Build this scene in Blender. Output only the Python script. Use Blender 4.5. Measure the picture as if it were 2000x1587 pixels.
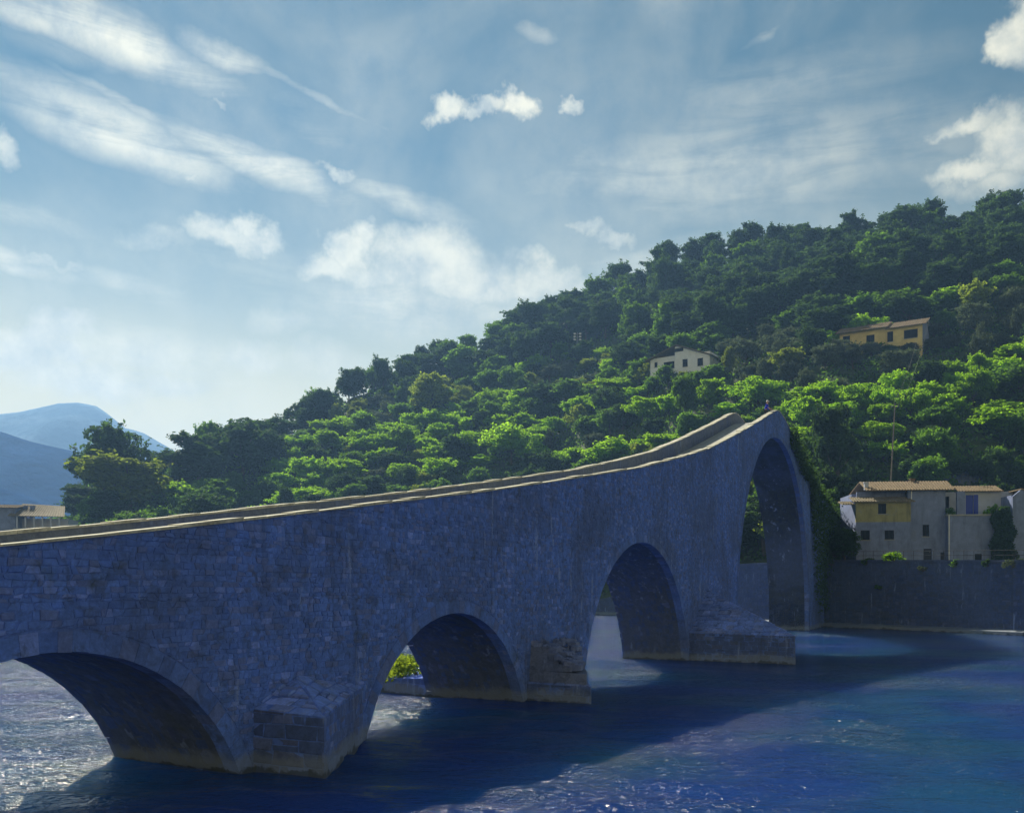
import bpy, math, random
import numpy as np
from mathutils import Vector, Matrix, Quaternion, noise

for o in list(bpy.data.objects):
    bpy.data.objects.remove(o)
SC = bpy.context.scene
COL = SC.collection
R = math.radians

# ------------------------------------------------------------------ camera
CAM_Z = 4.43            # metres above the water
FPX = 1775.0            # focal length in pixels of the 2000 px wide photograph
HOR = 1150.0            # row of the horizon
cam_d = bpy.data.cameras.new('camera')
cam = bpy.data.objects.new('camera', cam_d)
COL.objects.link(cam)
cam.location = (0, 0, CAM_Z)
cam.rotation_euler = (R(90), 0, 0)
cam_d.sensor_width = 36.0
cam_d.lens = 36.0 * FPX / 2000.0
cam_d.shift_y = (HOR - 793.5) / 2000.0
cam_d.clip_start = 0.1
cam_d.clip_end = 12000
SC.camera = cam

# ------------------------------------------------------------------ sun and sky
HAZE_D = 0.00034
SUN_AZ, SUN_EL = R(-24), R(41)     # ahead of the camera, over the near end of the bridge
SUN_DIR = Vector((math.sin(SUN_AZ) * math.cos(SUN_EL), math.cos(SUN_AZ) * math.cos(SUN_EL), math.sin(SUN_EL)))
sun_d = bpy.data.lights.new('sun', 'SUN')
sun_d.energy = 5.0
sun_d.angle = R(0.55)
sun_d.color = (1.0, 0.93, 0.74)
sun = bpy.data.objects.new('sun', sun_d)
COL.objects.link(sun)
sun.rotation_euler = SUN_DIR.to_track_quat('Z', 'Y').to_euler()
sun.location = SUN_DIR * 300

SC.view_settings.view_transform = 'Standard'
SC.view_settings.look = 'None'
SC.view_settings.gamma = 1.0
SC.view_settings.exposure = 0.84
SC.view_settings.use_curve_mapping = False
SC.render.engine = 'CYCLES'
SC.cycles.use_denoising = True
SC.cycles.max_bounces = 6
SC.cycles.diffuse_bounces = 3
SC.cycles.glossy_bounces = 3
SC.cycles.transmission_bounces = 4
SC.cycles.volume_bounces = 0
SC.cycles.sample_clamp_indirect = 6.0
SC.cycles.sample_clamp_direct = 40.0

W = bpy.data.worlds.new('World')
SC.world = W
W.use_nodes = True
nt = W.node_tree
nt.nodes.clear()


class NG:
    """small helper for node graphs"""
    def __init__(self, tree):
        self.t = tree

    def n(self, typ, ins=None, **props):
        nd = self.t.nodes.new(typ)
        for k, v in props.items():
            setattr(nd, k, v)
        for k, v in (ins or {}).items():
            s = nd.inputs[k]
            if isinstance(v, bpy.types.NodeSocket):
                self.t.links.new(v, s)
            else:
                s.default_value = v
        return nd

    def math(self, op, a, b=0.0, clamp=False):
        return self.n('ShaderNodeMath', {0: a, 1: b}, operation=op, use_clamp=clamp).outputs[0]

    def mix(self, fac, a, b, blend='MIX'):
        nd = self.n('ShaderNodeMix', None, data_type='RGBA', blend_type=blend)
        for k, v in ((0, fac), (6, a), (7, b)):
            if isinstance(v, bpy.types.NodeSocket):
                self.t.links.new(v, nd.inputs[k])
            else:
                nd.inputs[k].default_value = v if k == 0 else (tuple(v) + (1.0,))[:4]
        return nd.outputs[2]

    def ramp(self, fac, a, b, c=0.0, d=1.0, smooth=True):
        nd = self.n('ShaderNodeMapRange', {0: fac, 1: a, 2: b, 3: c, 4: d}, interpolation_type='SMOOTHSTEP' if smooth else 'LINEAR')
        return nd.outputs[0]

    def noise(self, vec, scale, detail=4.0, rough=0.55, dist=0.0, col=False):
        nd = self.n('ShaderNodeTexNoise', {'Vector': vec, 'Scale': scale, 'Detail': detail, 'Roughness': rough, 'Distortion': dist})
        return nd.outputs['Color' if col else 'Fac']


g = NG(nt)
sky = g.n('ShaderNodeTexSky', None, sky_type='NISHITA', sun_disc=False)
sky.sun_elevation = SUN_EL
sky.sun_rotation = SUN_AZ
sky.air_density = 1.0
sky.dust_density = 0.0
sky.ozone_density = 3.0
sky.altitude = 50
tc = g.n('ShaderNodeTexCoord')
d = g.n('ShaderNodeVectorMath', {0: tc.outputs['Generated']}, operation='NORMALIZE').outputs[0]
sp = g.n('ShaderNodeSeparateXYZ', {0: d})
az = g.math('ARCTAN2', sp.outputs[0], sp.outputs[1])
el = g.math('ARCSINE', sp.outputs[2])
P = g.n('ShaderNodeCombineXYZ', {0: az, 1: el, 2: 0.0}).outputs[0]
# edges of the clouds are torn by two sizes of noise
w1 = g.noise(P, 9.0, 5.0, 0.6, col=True)
w1 = g.n('ShaderNodeVectorMath', {0: w1, 1: (0.5, 0.5, 0.5)}, operation='SUBTRACT').outputs[0]
puff_v = g.n('ShaderNodeVectorMath', {0: w1, 1: (0.11, 0.075, 0)}, operation='MULTIPLY').outputs[0]
puff_v = g.n('ShaderNodeVectorMath', {0: P, 1: puff_v}, operation='ADD').outputs[0]
w2 = g.noise(P, 24.0, 8.0, 0.65, col=True)
w2s = g.n('ShaderNodeSeparateXYZ', {0: w2}).outputs[0]
w2 = g.n('ShaderNodeVectorMath', {0: w2, 1: (0.5, 0.5, 0.5)}, operation='SUBTRACT').outputs[0]
w2 = g.n('ShaderNodeVectorMath', {0: w2, 1: (0.05, 0.042, 0)}, operation='MULTIPLY').outputs[0]
puff_v = g.n('ShaderNodeVectorMath', {0: puff_v, 1: w2}, operation='ADD').outputs[0]
st_v = g.n('ShaderNodeVectorMath', {0: w1, 1: (0.05, 0.03, 0)}, operation='MULTIPLY').outputs[0]
st_v = g.n('ShaderNodeVectorMath', {0: P, 1: st_v}, operation='ADD').outputs[0]


def cloud(vec, x, y, rx, ry, rot, amp, soft):
    """one soft cloud: its place is an azimuth and an elevation on the sky dome"""
    a = math.atan((x - 1000) / FPX)
    e = math.atan((HOR - y) / FPX * math.cos(a))
    k = math.cos(a)
    m = g.n('ShaderNodeMapping', {'Vector': vec, 'Location': (a, e, 0), 'Rotation': (0, 0, R(rot)),
                                  'Scale': (rx / FPX * k, ry / FPX * k, 1)}, vector_type='TEXTURE')
    l = g.n('ShaderNodeVectorMath', {0: m.outputs[0]}, operation='LENGTH').outputs['Value']
    return g.ramp(l, 1.0, 1.0 - soft, 0.0, amp)


def cloud_sum(items):
    acc = None
    for it in items:
        c = cloud(*it)
        acc = c if acc is None else g.math('MAXIMUM', acc, c)
    return acc


streaks = cloud_sum([
    (st_v, 200, 60, 380, 66, -12, .9, .9), (st_v, 420, 100, 130, 36, -8, .7, .9), (st_v, 60, 30, 200, 40, -4, .7, .9),
    (st_v, 230, 258, 350, 72, -13, .85, .9), (st_v, 520, 325, 330, 50, -13, .85, .9), (st_v, 790, 390, 230, 40, -14, .6, .95),
    (st_v, 60, 165, 200, 20, -10, .45, .9), (st_v, 250, 205, 200, 18, -16, .4, .9), (st_v, 620, 190, 320, 14, -17, .35, 1.0),
    (st_v, 40, 510, 170, 36, -9, .7, .9), (st_v, 260, 560, 240, 36, -9, .45, 1.0), (st_v, 150, 100, 230, 40, -5, .25, 1.0),
    (st_v, 620, 240, 260, 70, -10, .28, 1.0), (st_v, 1180, 170, 260, 90, -16, .22, 1.0), (st_v, 1050, 65, 70, 24, -6, .5, 1.0),
    (st_v, 1500, 70, 60, 12, 18, .4, 1.0), (st_v, 1400, 330, 760, 150, 0, .5, 1.0), (st_v, 1500, 180, 520, 90, 3, .28, 1.0), (st_v, 650, 520, 560, 120, -3, .3, 1.0),
    (st_v, 90, 430, 210, 44, -4, .35, 1.0), (st_v, 1160, 403, 70, 10, -6, .5, 1.0), (st_v, 290, 688, 70, 9, -3, .4, 1.0),
    (st_v, 820, 590, 420, 110, 0, .7, 1.0), (st_v, 260, 700, 420, 110, 0, .7, 1.0), (st_v, 1260, 500, 300, 60, 2, .45, 1.0), (st_v, 440, 235, 90, 4, -34, .3, 1.0), (st_v, 650, 405, 40, 4, -38, .3, 1.0), (st_v, 80, 580, 40, 4, -40, .3, 1.0),
])
fib = g.n('ShaderNodeMapping', {'Vector': P, 'Rotation': (0, 0, R(13)), 'Scale': (3.0, 17.0, 1)}).outputs[0]
fibn = g.noise(fib, 2.2, 6.0, 0.62, 0.6)
streaks = g.math('MULTIPLY', streaks, g.ramp(fibn, .25, .62, .45, 1.1))
puffs = cloud_sum([
    (puff_v, 870, 205, 66, 34, 0, 1, .75), (puff_v, 1000, 212, 62, 36, 0, 1, .75), (puff_v, 935, 212, 60, 24, 0, .9, .8), (puff_v, 1116, 200, 44, 20, -12, .9, .8),
    (puff_v, 10, 270, 66, 40, -10, .75, .9), (puff_v, 440, 465, 125, 46, 0, .85, .8), (puff_v, 495, 450, 75, 42, 0, .95, .8), (puff_v, 650, 505, 120, 46, 0, .85, .8), (puff_v, 300, 480, 130, 40, -4, .5, 1),
    (puff_v, 695, 470, 75, 56, 0, .95, .7), (puff_v, 845, 500, 165, 84, -6, .9, .7), (puff_v, 930, 540, 150, 76, 0, .85, .75), (puff_v, 1050, 545, 120, 64, 0, .85, .75), (puff_v, 760, 530, 150, 60, 0, .8, .8),
    (puff_v, 112, 660, 100, 74, 0, 1.0, .65), (puff_v, 40, 690, 150, 76, 0, .95, .75), (puff_v, 150, 735, 230, 84, 0, .9, .9), (puff_v, 330, 740, 150, 50, 0, .75, .9), (puff_v, 100, 492, 74, 20, -14, .7, .9), (puff_v, 670, 325, 70, 20, -14, .8, .9),
    (puff_v, 240, 745, 60, 28, 0, .5, .9), (puff_v, 350, 748, 60, 26, 0, .6, .9), (puff_v, 490, 690, 120, 60, 0, .7, 1), (puff_v, 560, 620, 110, 40, 0, .5, 1), (puff_v, 620, 700, 120, 60, 0, .5, 1),
    (puff_v, 1150, 455, 80, 22, -4, .7, .9), (puff_v, 1210, 465, 70, 26, 0, .75, .9), (puff_v, 1110, 590, 120, 40, 0, .5, 1), (puff_v, 1970, 60, 60, 60, 0, 1, .6), (puff_v, 2020, 50, 110, 70, 0, 1, .7),
    (puff_v, 1900, 240, 120, 36, 4, .8, .9), (puff_v, 1990, 270, 130, 80, 0, .9, .8), (puff_v, 1890, 330, 110, 34, 0, .85, .9), (puff_v, 1950, 350, 150, 46, 0, .7, 1), (puff_v, 1840, 262, 60, 18, 8, .6, 1),
    (puff_v, 415, 168, 30, 10, 0, .55, 1), (puff_v, 385, 345, 60, 16, 4, .6, 1), (puff_v, 2300, 200, 200, 90, 5, .9, .8), (puff_v, -250, 520, 220, 80, -5, .8, .8),
])
# the same kind of cloud over the rest of the dome, where the photograph does not look
gen = g.noise(d, 2.6, 6.0, 0.6, 0.3)
off = g.math('MAXIMUM', g.ramp(g.math('ABSOLUTE', az), .75, 1.0), g.ramp(el, .62, .8))
gen = g.math('MULTIPLY', g.ramp(gen, .56, .76, 0, .8), off)
inner = g.noise(P, 16.0, 6.0, 0.6)
veil = g.noise(d, 3.1, 5.0, 0.6, 0.4)
veil = g.ramp(veil, .36, .8, .02, .38)
cov = g.math('MAXIMUM', g.math('MAXIMUM', streaks, puffs), gen)
cov = g.math('MULTIPLY', cov, g.ramp(inner, .2, .7, .72, 1.0))
cov = g.math('MAXIMUM', cov, veil)
cov = g.math('MINIMUM', cov, .95)
# moist, pale air low over the horizon
low = g.ramp(el, .10, .47, .86, 0.0)
glow = g.ramp(el, .08, .31, .85, 0.0)
skycol = g.mix(1.0, sky.outputs[0], (0.10, 0.31, 0.255), 'MULTIPLY')
skycol = g.mix(low, skycol, (7.6, 7.2, 4.4))
skycol = g.mix(glow, skycol, (14.2, 11.0, 4.0))
ctone = g.mix(g.ramp(g.math('ADD', g.math('MULTIPLY', inner, .6), g.math('MULTIPLY', w2s, .4)), .3, .62), (5.4, 5.5, 4.8), (10.4, 9.5, 6.8))
skyout = g.mix(cov, skycol, ctone)
bg = g.n('ShaderNodeBackground', {'Color': skyout, 'Strength': 0.062})
wo = g.n('ShaderNodeOutputWorld', {'Surface': bg.outputs[0]})
W.cycles.sampling_method = 'MANUAL'
W.cycles.sample_map_resolution = 1024

# ------------------------------------------------------------------ helpers
rng = random.Random(7)
nrng = np.random.default_rng(11)


def at(x, y, Y):
    """the point at depth Y that the photograph's pixel (x, y) looks at"""
    return Vector(((x - 1000) / FPX * Y, Y, CAM_Z + (HOR - y) / FPX * Y))


def tag(o, label=None, cat=None, group=None, kind=None):
    if label: o['label'] = label
    if cat: o['category'] = cat
    if group: o['group'] = group
    if kind: o['kind'] = kind
    return o


def empty(name, loc, rz=0.0):
    o = bpy.data.objects.new(name, None)
    COL.objects.link(o)
    o.location = loc
    o.rotation_euler = (0, 0, rz)
    o.empty_display_size = .5
    return o


def link(name, me, parent=None):
    o = bpy.data.objects.new(name, me)
    COL.objects.link(o)
    if parent is not None:
        o.parent = parent
    return o


class MB:
    """collects faces; build() makes ONE mesh object"""
    def __init__(self):
        self.v, self.f, self.t = [], [], []

    def add(self, vs, fs, tint=None):
        k = len(self.v)
        self.v.extend([tuple(p) for p in vs])
        self.f.extend([tuple(i + k for i in f) for f in fs])
        if tint is not None:
            self.t.extend([tint] * len(vs))
        return self

    def box(self, x0, x1, y0, y1, z0, z1):
        return self.add([(x0, y0, z0), (x1, y0, z0), (x1, y1, z0), (x0, y1, z0), (x0, y0, z1), (x1, y0, z1), (x1, y1, z1), (x0, y1, z1)],
                        [(0, 3, 2, 1), (4, 5, 6, 7), (0, 1, 5, 4), (1, 2, 6, 5), (2, 3, 7, 6), (3, 0, 4, 7)])

    def hexa(self, p):
        """eight corners: four below (counter-clockwise), four above"""
        return self.add(p, [(0, 3, 2, 1), (4, 5, 6, 7), (0, 1, 5, 4), (1, 2, 6, 5), (2, 3, 7, 6), (3, 0, 4, 7)])

    def tube(self, pts, rad, n=6, cap=True):
        pts = [Vector(p) for p in pts]
        if not hasattr(rad, '__len__'):
            rad = [rad] * len(pts)
        k = len(self.v)
        for i, p in enumerate(pts):
            a = pts[max(0, i - 1)]
            b = pts[min(len(pts) - 1, i + 1)]
            q = (b - a).to_track_quat('Z', 'Y')
            for j in range(n):
                an = 2 * math.pi * j / n
                self.v.append(tuple(p + q @ Vector((math.cos(an) * rad[i], math.sin(an) * rad[i], 0))))
        for i in range(len(pts) - 1):
            for j in range(n):
                self.f.append((k + i * n + j, k + i * n + (j + 1) % n, k + (i + 1) * n + (j + 1) % n, k + (i + 1) * n + j))
        if cap:
            self.f.append(tuple(k + j for j in reversed(range(n))))
            e = k + (len(pts) - 1) * n
            self.f.append(tuple(e + j for j in range(n)))
        return self

    def mesh(self, name, mat, smooth=False):
        me = bpy.data.meshes.new(name)
        me.from_pydata(self.v, [], self.f)
        me.materials.append(mat)
        if self.t:
            at_ = me.attributes.new('tint', 'FLOAT_COLOR', 'POINT')
            at_.data.foreach_set('color', np.array([c + (1.0,) for c in self.t], dtype=np.float32).ravel())
        if smooth:
            me.polygons.foreach_set('use_smooth', [True] * len(me.polygons))
        me.update()
        return me

    def build(self, name, mat, parent=None, smooth=False, off=None):
        if off is not None:
            self.v = [(p[0] - off[0], p[1] - off[1], p[2] - off[2]) for p in self.v]
        return link(name, self.mesh(name, mat, smooth), parent)


def material(name):
    m = bpy.data.materials.new(name)
    m.use_nodes = True
    m.node_tree.nodes.clear()
    return m, NG(m.node_tree)


def finish(m, gg, col, rough=.85, bump=None, bstr=.4, bdist=.03, spec=.3, **kw):
    ins = {'Base Color': col if isinstance(col, bpy.types.NodeSocket) else tuple(col) + (1,), 'Roughness': rough, 'Specular IOR Level': spec}
    ins.update(kw)
    if bump is not None:
        ins['Normal'] = gg.n('ShaderNodeBump', {'Height': bump, 'Strength': bstr, 'Distance': bdist}).outputs[0]
    b = gg.n('ShaderNodeBsdfPrincipled', ins)
    gg.n('ShaderNodeOutputMaterial', {'Surface': b.outputs[0]})
    return m


def plain(name, col, rough=.8, scale=3.0, var=.25, bump=.25, spec=.3, metallic=0.0, seed=0.0, streak=0.0):
    """one colour with uneven grain and wear"""
    m, q = material(name)
    pos = q.n('ShaderNodeNewGeometry').outputs['Position']
    pos = q.n('ShaderNodeVectorMath', {0: pos, 1: (seed, seed * .7, 0)}, operation='ADD').outputs[0]
    n1 = q.noise(pos, scale, 5, .6)
    n2 = q.noise(pos, scale * 7, 4, .6)
    f = q.math('ADD', q.math('MULTIPLY', n1, .65), q.math('MULTIPLY', n2, .35))
    f = q.ramp(f, .3, .7, 1 - var, 1 + var, smooth=False)
    c = q.n('ShaderNodeVectorMath', {0: tuple(col), 3: f}, operation='SCALE').outputs[0]
    if streak:
        sv = q.n('ShaderNodeMapping', {'Vector': pos, 'Scale': (1.0, 1.0, .16)}).outputs[0]
        c = q.mix(q.ramp(q.noise(sv, 1.3, 6, .68), .46, .72, 0, streak), c, (col[0] * .35, col[1] * .36, col[2] * .36))
        c = q.mix(q.ramp(q.noise(pos, .55, 6, .7), .55, .7, 0, streak), c, (.15, .17, .24))
    return finish(m, q, c, rough, n2, bump, .02, spec, Metallic=metallic)


# ------------------------------------------------------------------ materials
def make_stone(name, gain=1.0):
    m, q = material(name)
    pos = q.n('ShaderNodeNewGeometry').outputs['Position']
    tint = q.n('ShaderNodeAttribute', None, attribute_name='tint').outputs['Color']
    n1 = q.noise(pos, 3.4, 8, .72, .6)
    n2 = q.noise(pos, 15.0, 7, .75, .4)
    big = q.noise(pos, .33, 5, .6)
    f = q.ramp(q.math('ADD', q.math('MULTIPLY', n1, .6), q.math('MULTIPLY', n2, .4)), .3, .7, .58 * gain, 1.42 * gain, smooth=False)
    c = q.n('ShaderNodeVectorMath', {0: tint, 3: f}, operation='SCALE').outputs[0]
    drift = q.ramp(q.noise(pos, .21, 5, .62, .5), .42, .64, 0, .62)
    grey = q.n('ShaderNodeVectorMath', {0: (.080, .115, .26), 3: f}, operation='SCALE').outputs[0]
    c = q.mix(drift, c, grey)
    spot = q.ramp(q.noise(pos, 2.3, 7, .7, .8), .5, .68, 0, .6)
    c = q.mix(spot, c, (.06, .08, .15))
    # rain streaks: dark, stretched downwards
    stv = q.n('ShaderNodeMapping', {'Vector': pos, 'Scale': (1.7, 1.7, .13)}).outputs[0]
    stn = q.noise(stv, 1.5, 5, .6)
    c = q.mix(q.ramp(stn, .5, .8, 0, .45), c, (.05, .065, .12))
    # lime bloom in patches and runs
    lv = q.n('ShaderNodeMapping', {'Vector': pos, 'Scale': (2.6, 2.6, .42)}).outputs[0]
    ln = q.noise(lv, 1.0, 6, .68)
    lm = q.math('MULTIPLY', q.ramp(ln, .56, .70, 0, .85), q.ramp(big, .42, .6))
    c = q.mix(lm, c, (.24, .32, .60))
    # moss in the hollows of the mass
    c = q.mix(q.math('MULTIPLY', q.ramp(q.noise(pos, .9, 5, .7), .55, .72, 0, .6), q.ramp(n1, .35, .6)), c, (.05, .062, .04))
    # pale crust left by the changing water level
    z = q.n('ShaderNodeSeparateXYZ', {0: pos}).outputs[2]
    zz = q.math('ADD', z, q.math('MULTIPLY', q.math('SUBTRACT', q.noise(pos, 1.1, 6, .7), .45), .9))
    band = q.math('MULTIPLY', q.ramp(zz, .66, .34), .5)
    c = q.mix(band, c, (.24, .28, .32))
    c = q.mix(q.ramp(zz, .16, .06, 0, .7), c, (.035, .042, .035))
    b = q.math('ADD', n1, q.math('MULTIPLY', n2, .5))
    return finish(m, q, c, .88, b, .55, .03, .25)


M = {}
M['stone'] = make_stone('stone')
M['mortar'] = plain('mortar', (.15, .18, .26), .95, 4, .35, .5)
M['coping'] = plain('coping_limestone', (.44, .42, .34), .85, 1.6, .62, .6)
M['paving'] = plain('path_paving', (.34, .34, .33), .85, 3.0, .35, .6)
M['rubble'] = plain('rubble', (.28, .30, .34), .9, 2.0, .4, .5)


def leaf_mat(name, col, trans, var=.35, tw=.4):
    m, q = material(name)
    geo = q.n('ShaderNodeNewGeometry')
    oi = q.n('ShaderNodeObjectInfo')
    r = geo.outputs['Random Per Island']
    f = q.math('MULTIPLY', q.ramp(r, 0, 1, 1 - var, 1 + var, smooth=False), q.ramp(oi.outputs['Random'], 0, 1, .78, 1.22, smooth=False))
    c = q.n('ShaderNodeVectorMath', {0: tuple(col), 3: f}, operation='SCALE').outputs[0]
    t = q.n('ShaderNodeVectorMath', {0: tuple(trans), 3: f}, operation='SCALE').outputs[0]
    b = q.n('ShaderNodeBsdfPrincipled', {'Base Color': c, 'Roughness': .8, 'Specular IOR Level': .06})
    tr = q.n('ShaderNodeBsdfTranslucent', {'Color': t})
    mx = q.n('ShaderNodeMixShader', {0: tw, 1: b.outputs[0], 2: tr.outputs[0]})
    q.n('ShaderNodeOutputMaterial', {'Surface': mx.outputs[0]})
    return m


M['leaf_dark'] = leaf_mat('leaf_dark', (.027, .060, .032), (.09, .18, .03), tw=.36)
M['leaf_mid'] = leaf_mat('leaf_mid', (.045, .105, .032), (.18, .36, .025), tw=.47)
M['leaf_bright'] = leaf_mat('leaf_bright', (.088, .19, .022), (.36, .64, .02), tw=.57)
M['leaf_olive'] = leaf_mat('leaf_olive', (.10, .13, .085), (.12, .17, .07), tw=.3)
M['leaf_yellow'] = leaf_mat('leaf_yellow', (.12, .17, .03), (.32, .42, .03), tw=.45)
M['bark'] = plain('bark', (.09, .075, .06), .9, 3, .35, .6)

# ------------------------------------------------------------------ the land
# far bank of the river: depth of the water's edge for a direction u = X / Y
BANK = np.array([(-1.4, 130), (-.83, 135), (-.6, 140), (-.45, 150), (-.26, 165), (-.1, 172), (0, 170), (.108, 157), (.21, 130), (.338, 108), (.563, 87), (.8, 72), (1.4, 52)])
RIDGE = np.array([(-1.4, 260, 1040), (-.56, 260, 1045), (-.505, 255, 1030), (-.48, 250, 960), (-.445, 250, 875), (-.42, 250, 872), (-.39, 250, 905), (-.33, 255, 868), (-.275, 268, 862), (-.25, 285, 828),
                  (-.18, 300, 744), (-.12, 315, 706), (-.067, 320, 668), (0, 330, 622), (.056, 330, 596), (.1, 325, 566), (.17, 315, 512), (.31, 300, 468),
                  (.42, 280, 432), (.56, 265, 398), (.8, 250, 365), (1.4, 250, 365)])
WTOP = np.array([(-.05, .6), (.06, 1.6), (.108, 2.8), (.2, 7.6), (.338, 7.7), (.563, 7.0), (.8, 6.6), (1.4, 6.4)])


def bank_y(u): return float(np.interp(u, BANK[:, 0], BANK[:, 1]))
def ridge_y(u): return float(np.interp(u, RIDGE[:, 0], RIDGE[:, 1]))
def ridge_z(u): return CAM_Z + (HOR - float(np.interp(u, RIDGE[:, 0], RIDGE[:, 2]))) / FPX * ridge_y(u) - 7.0
def wall_z(u): return float(np.interp(u, WTOP[:, 0], WTOP[:, 1]))


def flat_w(u):
    """width of the level road and yard behind the river wall"""
    w = 12.0 * min(1, max(0, (u - .15) / .12))
    k = min(1, max(0, (u - .345) / .03))
    return w * (1 - k) + (121.5 - bank_y(u)) * k


def ground(X, Y):
    """height of the far bank and the hill at a point of the plan"""
    u = X / max(Y, 1.0)
    yb, yr, zr = bank_y(u), ridge_y(u), ridge_z(u)
    zw = wall_z(u)
    s = Y - yb
    flat = flat_w(u)
    if s < 0:
        return -2.5
    if s < .5:
        return -2.5 + (zw + 2.35) * s / .5
    if s < flat:
        return zw - .15
    q = (s - flat) / (yr - yb - flat)
    n = noise.fractal(Vector((X * .021, Y * .021, 3.1)), 1.0, 2.0, 4) * 3.2
    if q < 1:
        z0 = zw - .15
        # slightly steeper at the foot, with old terraces cut across the slope
        sq = q ** .93
        z = z0 + (zr - z0) * sq
        ter = z / 4.6
        fr = ter - math.floor(ter)
        z += (min(1, fr * 2.2) - fr) * 2.0 * min(1, q * 5)
        return z + n * min(1, q * 6)
    back = (Y - yr)
    return zr - back * .16 + n


# hillside mesh
def hill_rows(u):
    yb, yr = bank_y(u), ridge_y(u)
    a = [yb - .3, yb + .01, yb + .25, yb + .5, yb + 1.5]
    a += list(np.linspace(yb + 3, yr + 12, 70)) + [yr + 30, yr + 60, yr + 110, yr + 180]
    return a


us = np.concatenate([np.linspace(-1.4, -.62, 14), np.linspace(-.6, .66, 150), np.linspace(.7, 1.4, 14)])
mb = MB()
nr = len(hill_rows(0))
for u in us:
    for Y in hill_rows(u):
        mb.v.append((u * Y, Y, ground(u * Y, Y)))
for i in range(len(us) - 1):
    for j in range(nr - 1):
        mb.f.append((i * nr + j, (i + 1) * nr + j, (i + 1) * nr + j + 1, i * nr + j + 1))


def ground_mat():
    m, q = material('hillside_soil')
    pos = q.n('ShaderNodeNewGeometry').outputs['Position']
    n1 = q.noise(pos, .12, 5, .6)
    n2 = q.noise(pos, 1.6, 5, .65)
    c = q.mix(q.ramp(n1, .4, .6), (.035, .06, .022), (.06, .09, .03))
    c = q.mix(q.ramp(n2, .5, .75, 0, .6), c, (.07, .07, .04))
    return finish(m, q, c, .95, n2, .7, .15)


M['soil'] = ground_mat()
hill = mb.build('hillside', M['soil'], smooth=True)
tag(hill, kind='structure')

# wide valley floor under everything, out to the mountains
gm = MB()
gm.add([(-6000, -900, -3.0), (6000, -900, -3.0), (6000, 6000, -3.0), (-6000, 6000, -3.0)], [(0, 1, 2, 3)])
gr = gm.build('ground', M['soil'])
tag(gr, kind='structure')

# ------------------------------------------------------------------ mountains up the valley
def forest_far(name, ca, cb, cc):
    m, q = material(name)
    pos = q.n('ShaderNodeNewGeometry').outputs['Position']
    n1 = q.noise(pos, .006, 6, .65)
    n2 = q.noise(pos, .05, 5, .7)
    c = q.mix(q.ramp(n1, .4, .62), ca, cb)
    c = q.mix(q.ramp(n2, .45, .7, 0, .6), c, cc)
    return finish(m, q, c, .95, n2, 1.0, 6.0, 0.0)


M['hazed_forest'] = forest_far('hazed_forest', (.012, .045, .15), (.025, .075, .22), (.008, .03, .10))  # blue of the distance haze is put into the forest colours
M['hazed_rock'] = forest_far('hazed_rock', (.10, .17, .27), (.20, .28, .38), (.06, .11, .20))  # pale blue haze is put into the rock colours too


def mountain(name, Y0, prof, depth, rough, seed, mat=None):
    """a ridge whose crest height follows prof (direction, row of the photograph) at depth Y0"""
    prof = np.array([((x - 1000) / FPX, y) for x, y in prof])
    uu = np.linspace(prof[0, 0], prof[-1, 0], 130)
    rows = np.concatenate([np.linspace(-1, 0, 26), np.linspace(.06, 1, 12)])
    b = MB()
    for u in uu:
        zt = CAM_Z + (HOR - float(np.interp(u, prof[:, 0], prof[:, 1]))) / FPX * Y0
        for r in rows:
            Y = Y0 + r * depth
            X = u * Y0 * (1 + .25 * r * depth / Y0)
            k = 1 - abs(r) ** 1.25
            n = noise.fractal(Vector((X / rough, Y / rough, seed)), 1.0, 2.1, 6)
            rg = abs(noise.noise(Vector((X / rough * .9, Y / rough * .35, seed + 4))))
            z = -4 + (zt + 4) * k * (1 - .38 * rg * (1 - k) * 2.2) + n * zt * .055 * (.35 + (1 - k))
            b.v.append((X, Y, max(-4, z)))
    nr_ = len(rows)
    for i in range(len(uu) - 1):
        for j in range(nr_ - 1):
            b.f.append((i * nr_ + j, (i + 1) * nr_ + j, (i + 1) * nr_ + j + 1, i * nr_ + j + 1))
    o = b.build(name, mat or M['hazed_forest'], smooth=True)
    tag(o, kind='structure')
    return o


mountain('mountain', 1900, [(-1300, 900), (-700, 850), (-300, 835), (-60, 818), (0, 808), (60, 795), (120, 784), (150, 785), (190, 794), (215, 812), (245, 835), (262, 838), (285, 846), (305, 860), (380, 900), (520, 960), (800, 1040), (1100, 1120)], 600, 200, 2.0, M['hazed_rock'])
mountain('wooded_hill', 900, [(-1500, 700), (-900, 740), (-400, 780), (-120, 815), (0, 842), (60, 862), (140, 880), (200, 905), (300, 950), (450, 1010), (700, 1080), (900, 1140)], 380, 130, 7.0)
mountain('wooded_spur', 640, [(-1600, 860), (-800, 890), (-250, 930), (-60, 948), (0, 956), (50, 966), (90, 985), (140, 1012), (220, 1060), (320, 1110), (420, 1148)], 170, 80, 12.0)

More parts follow.
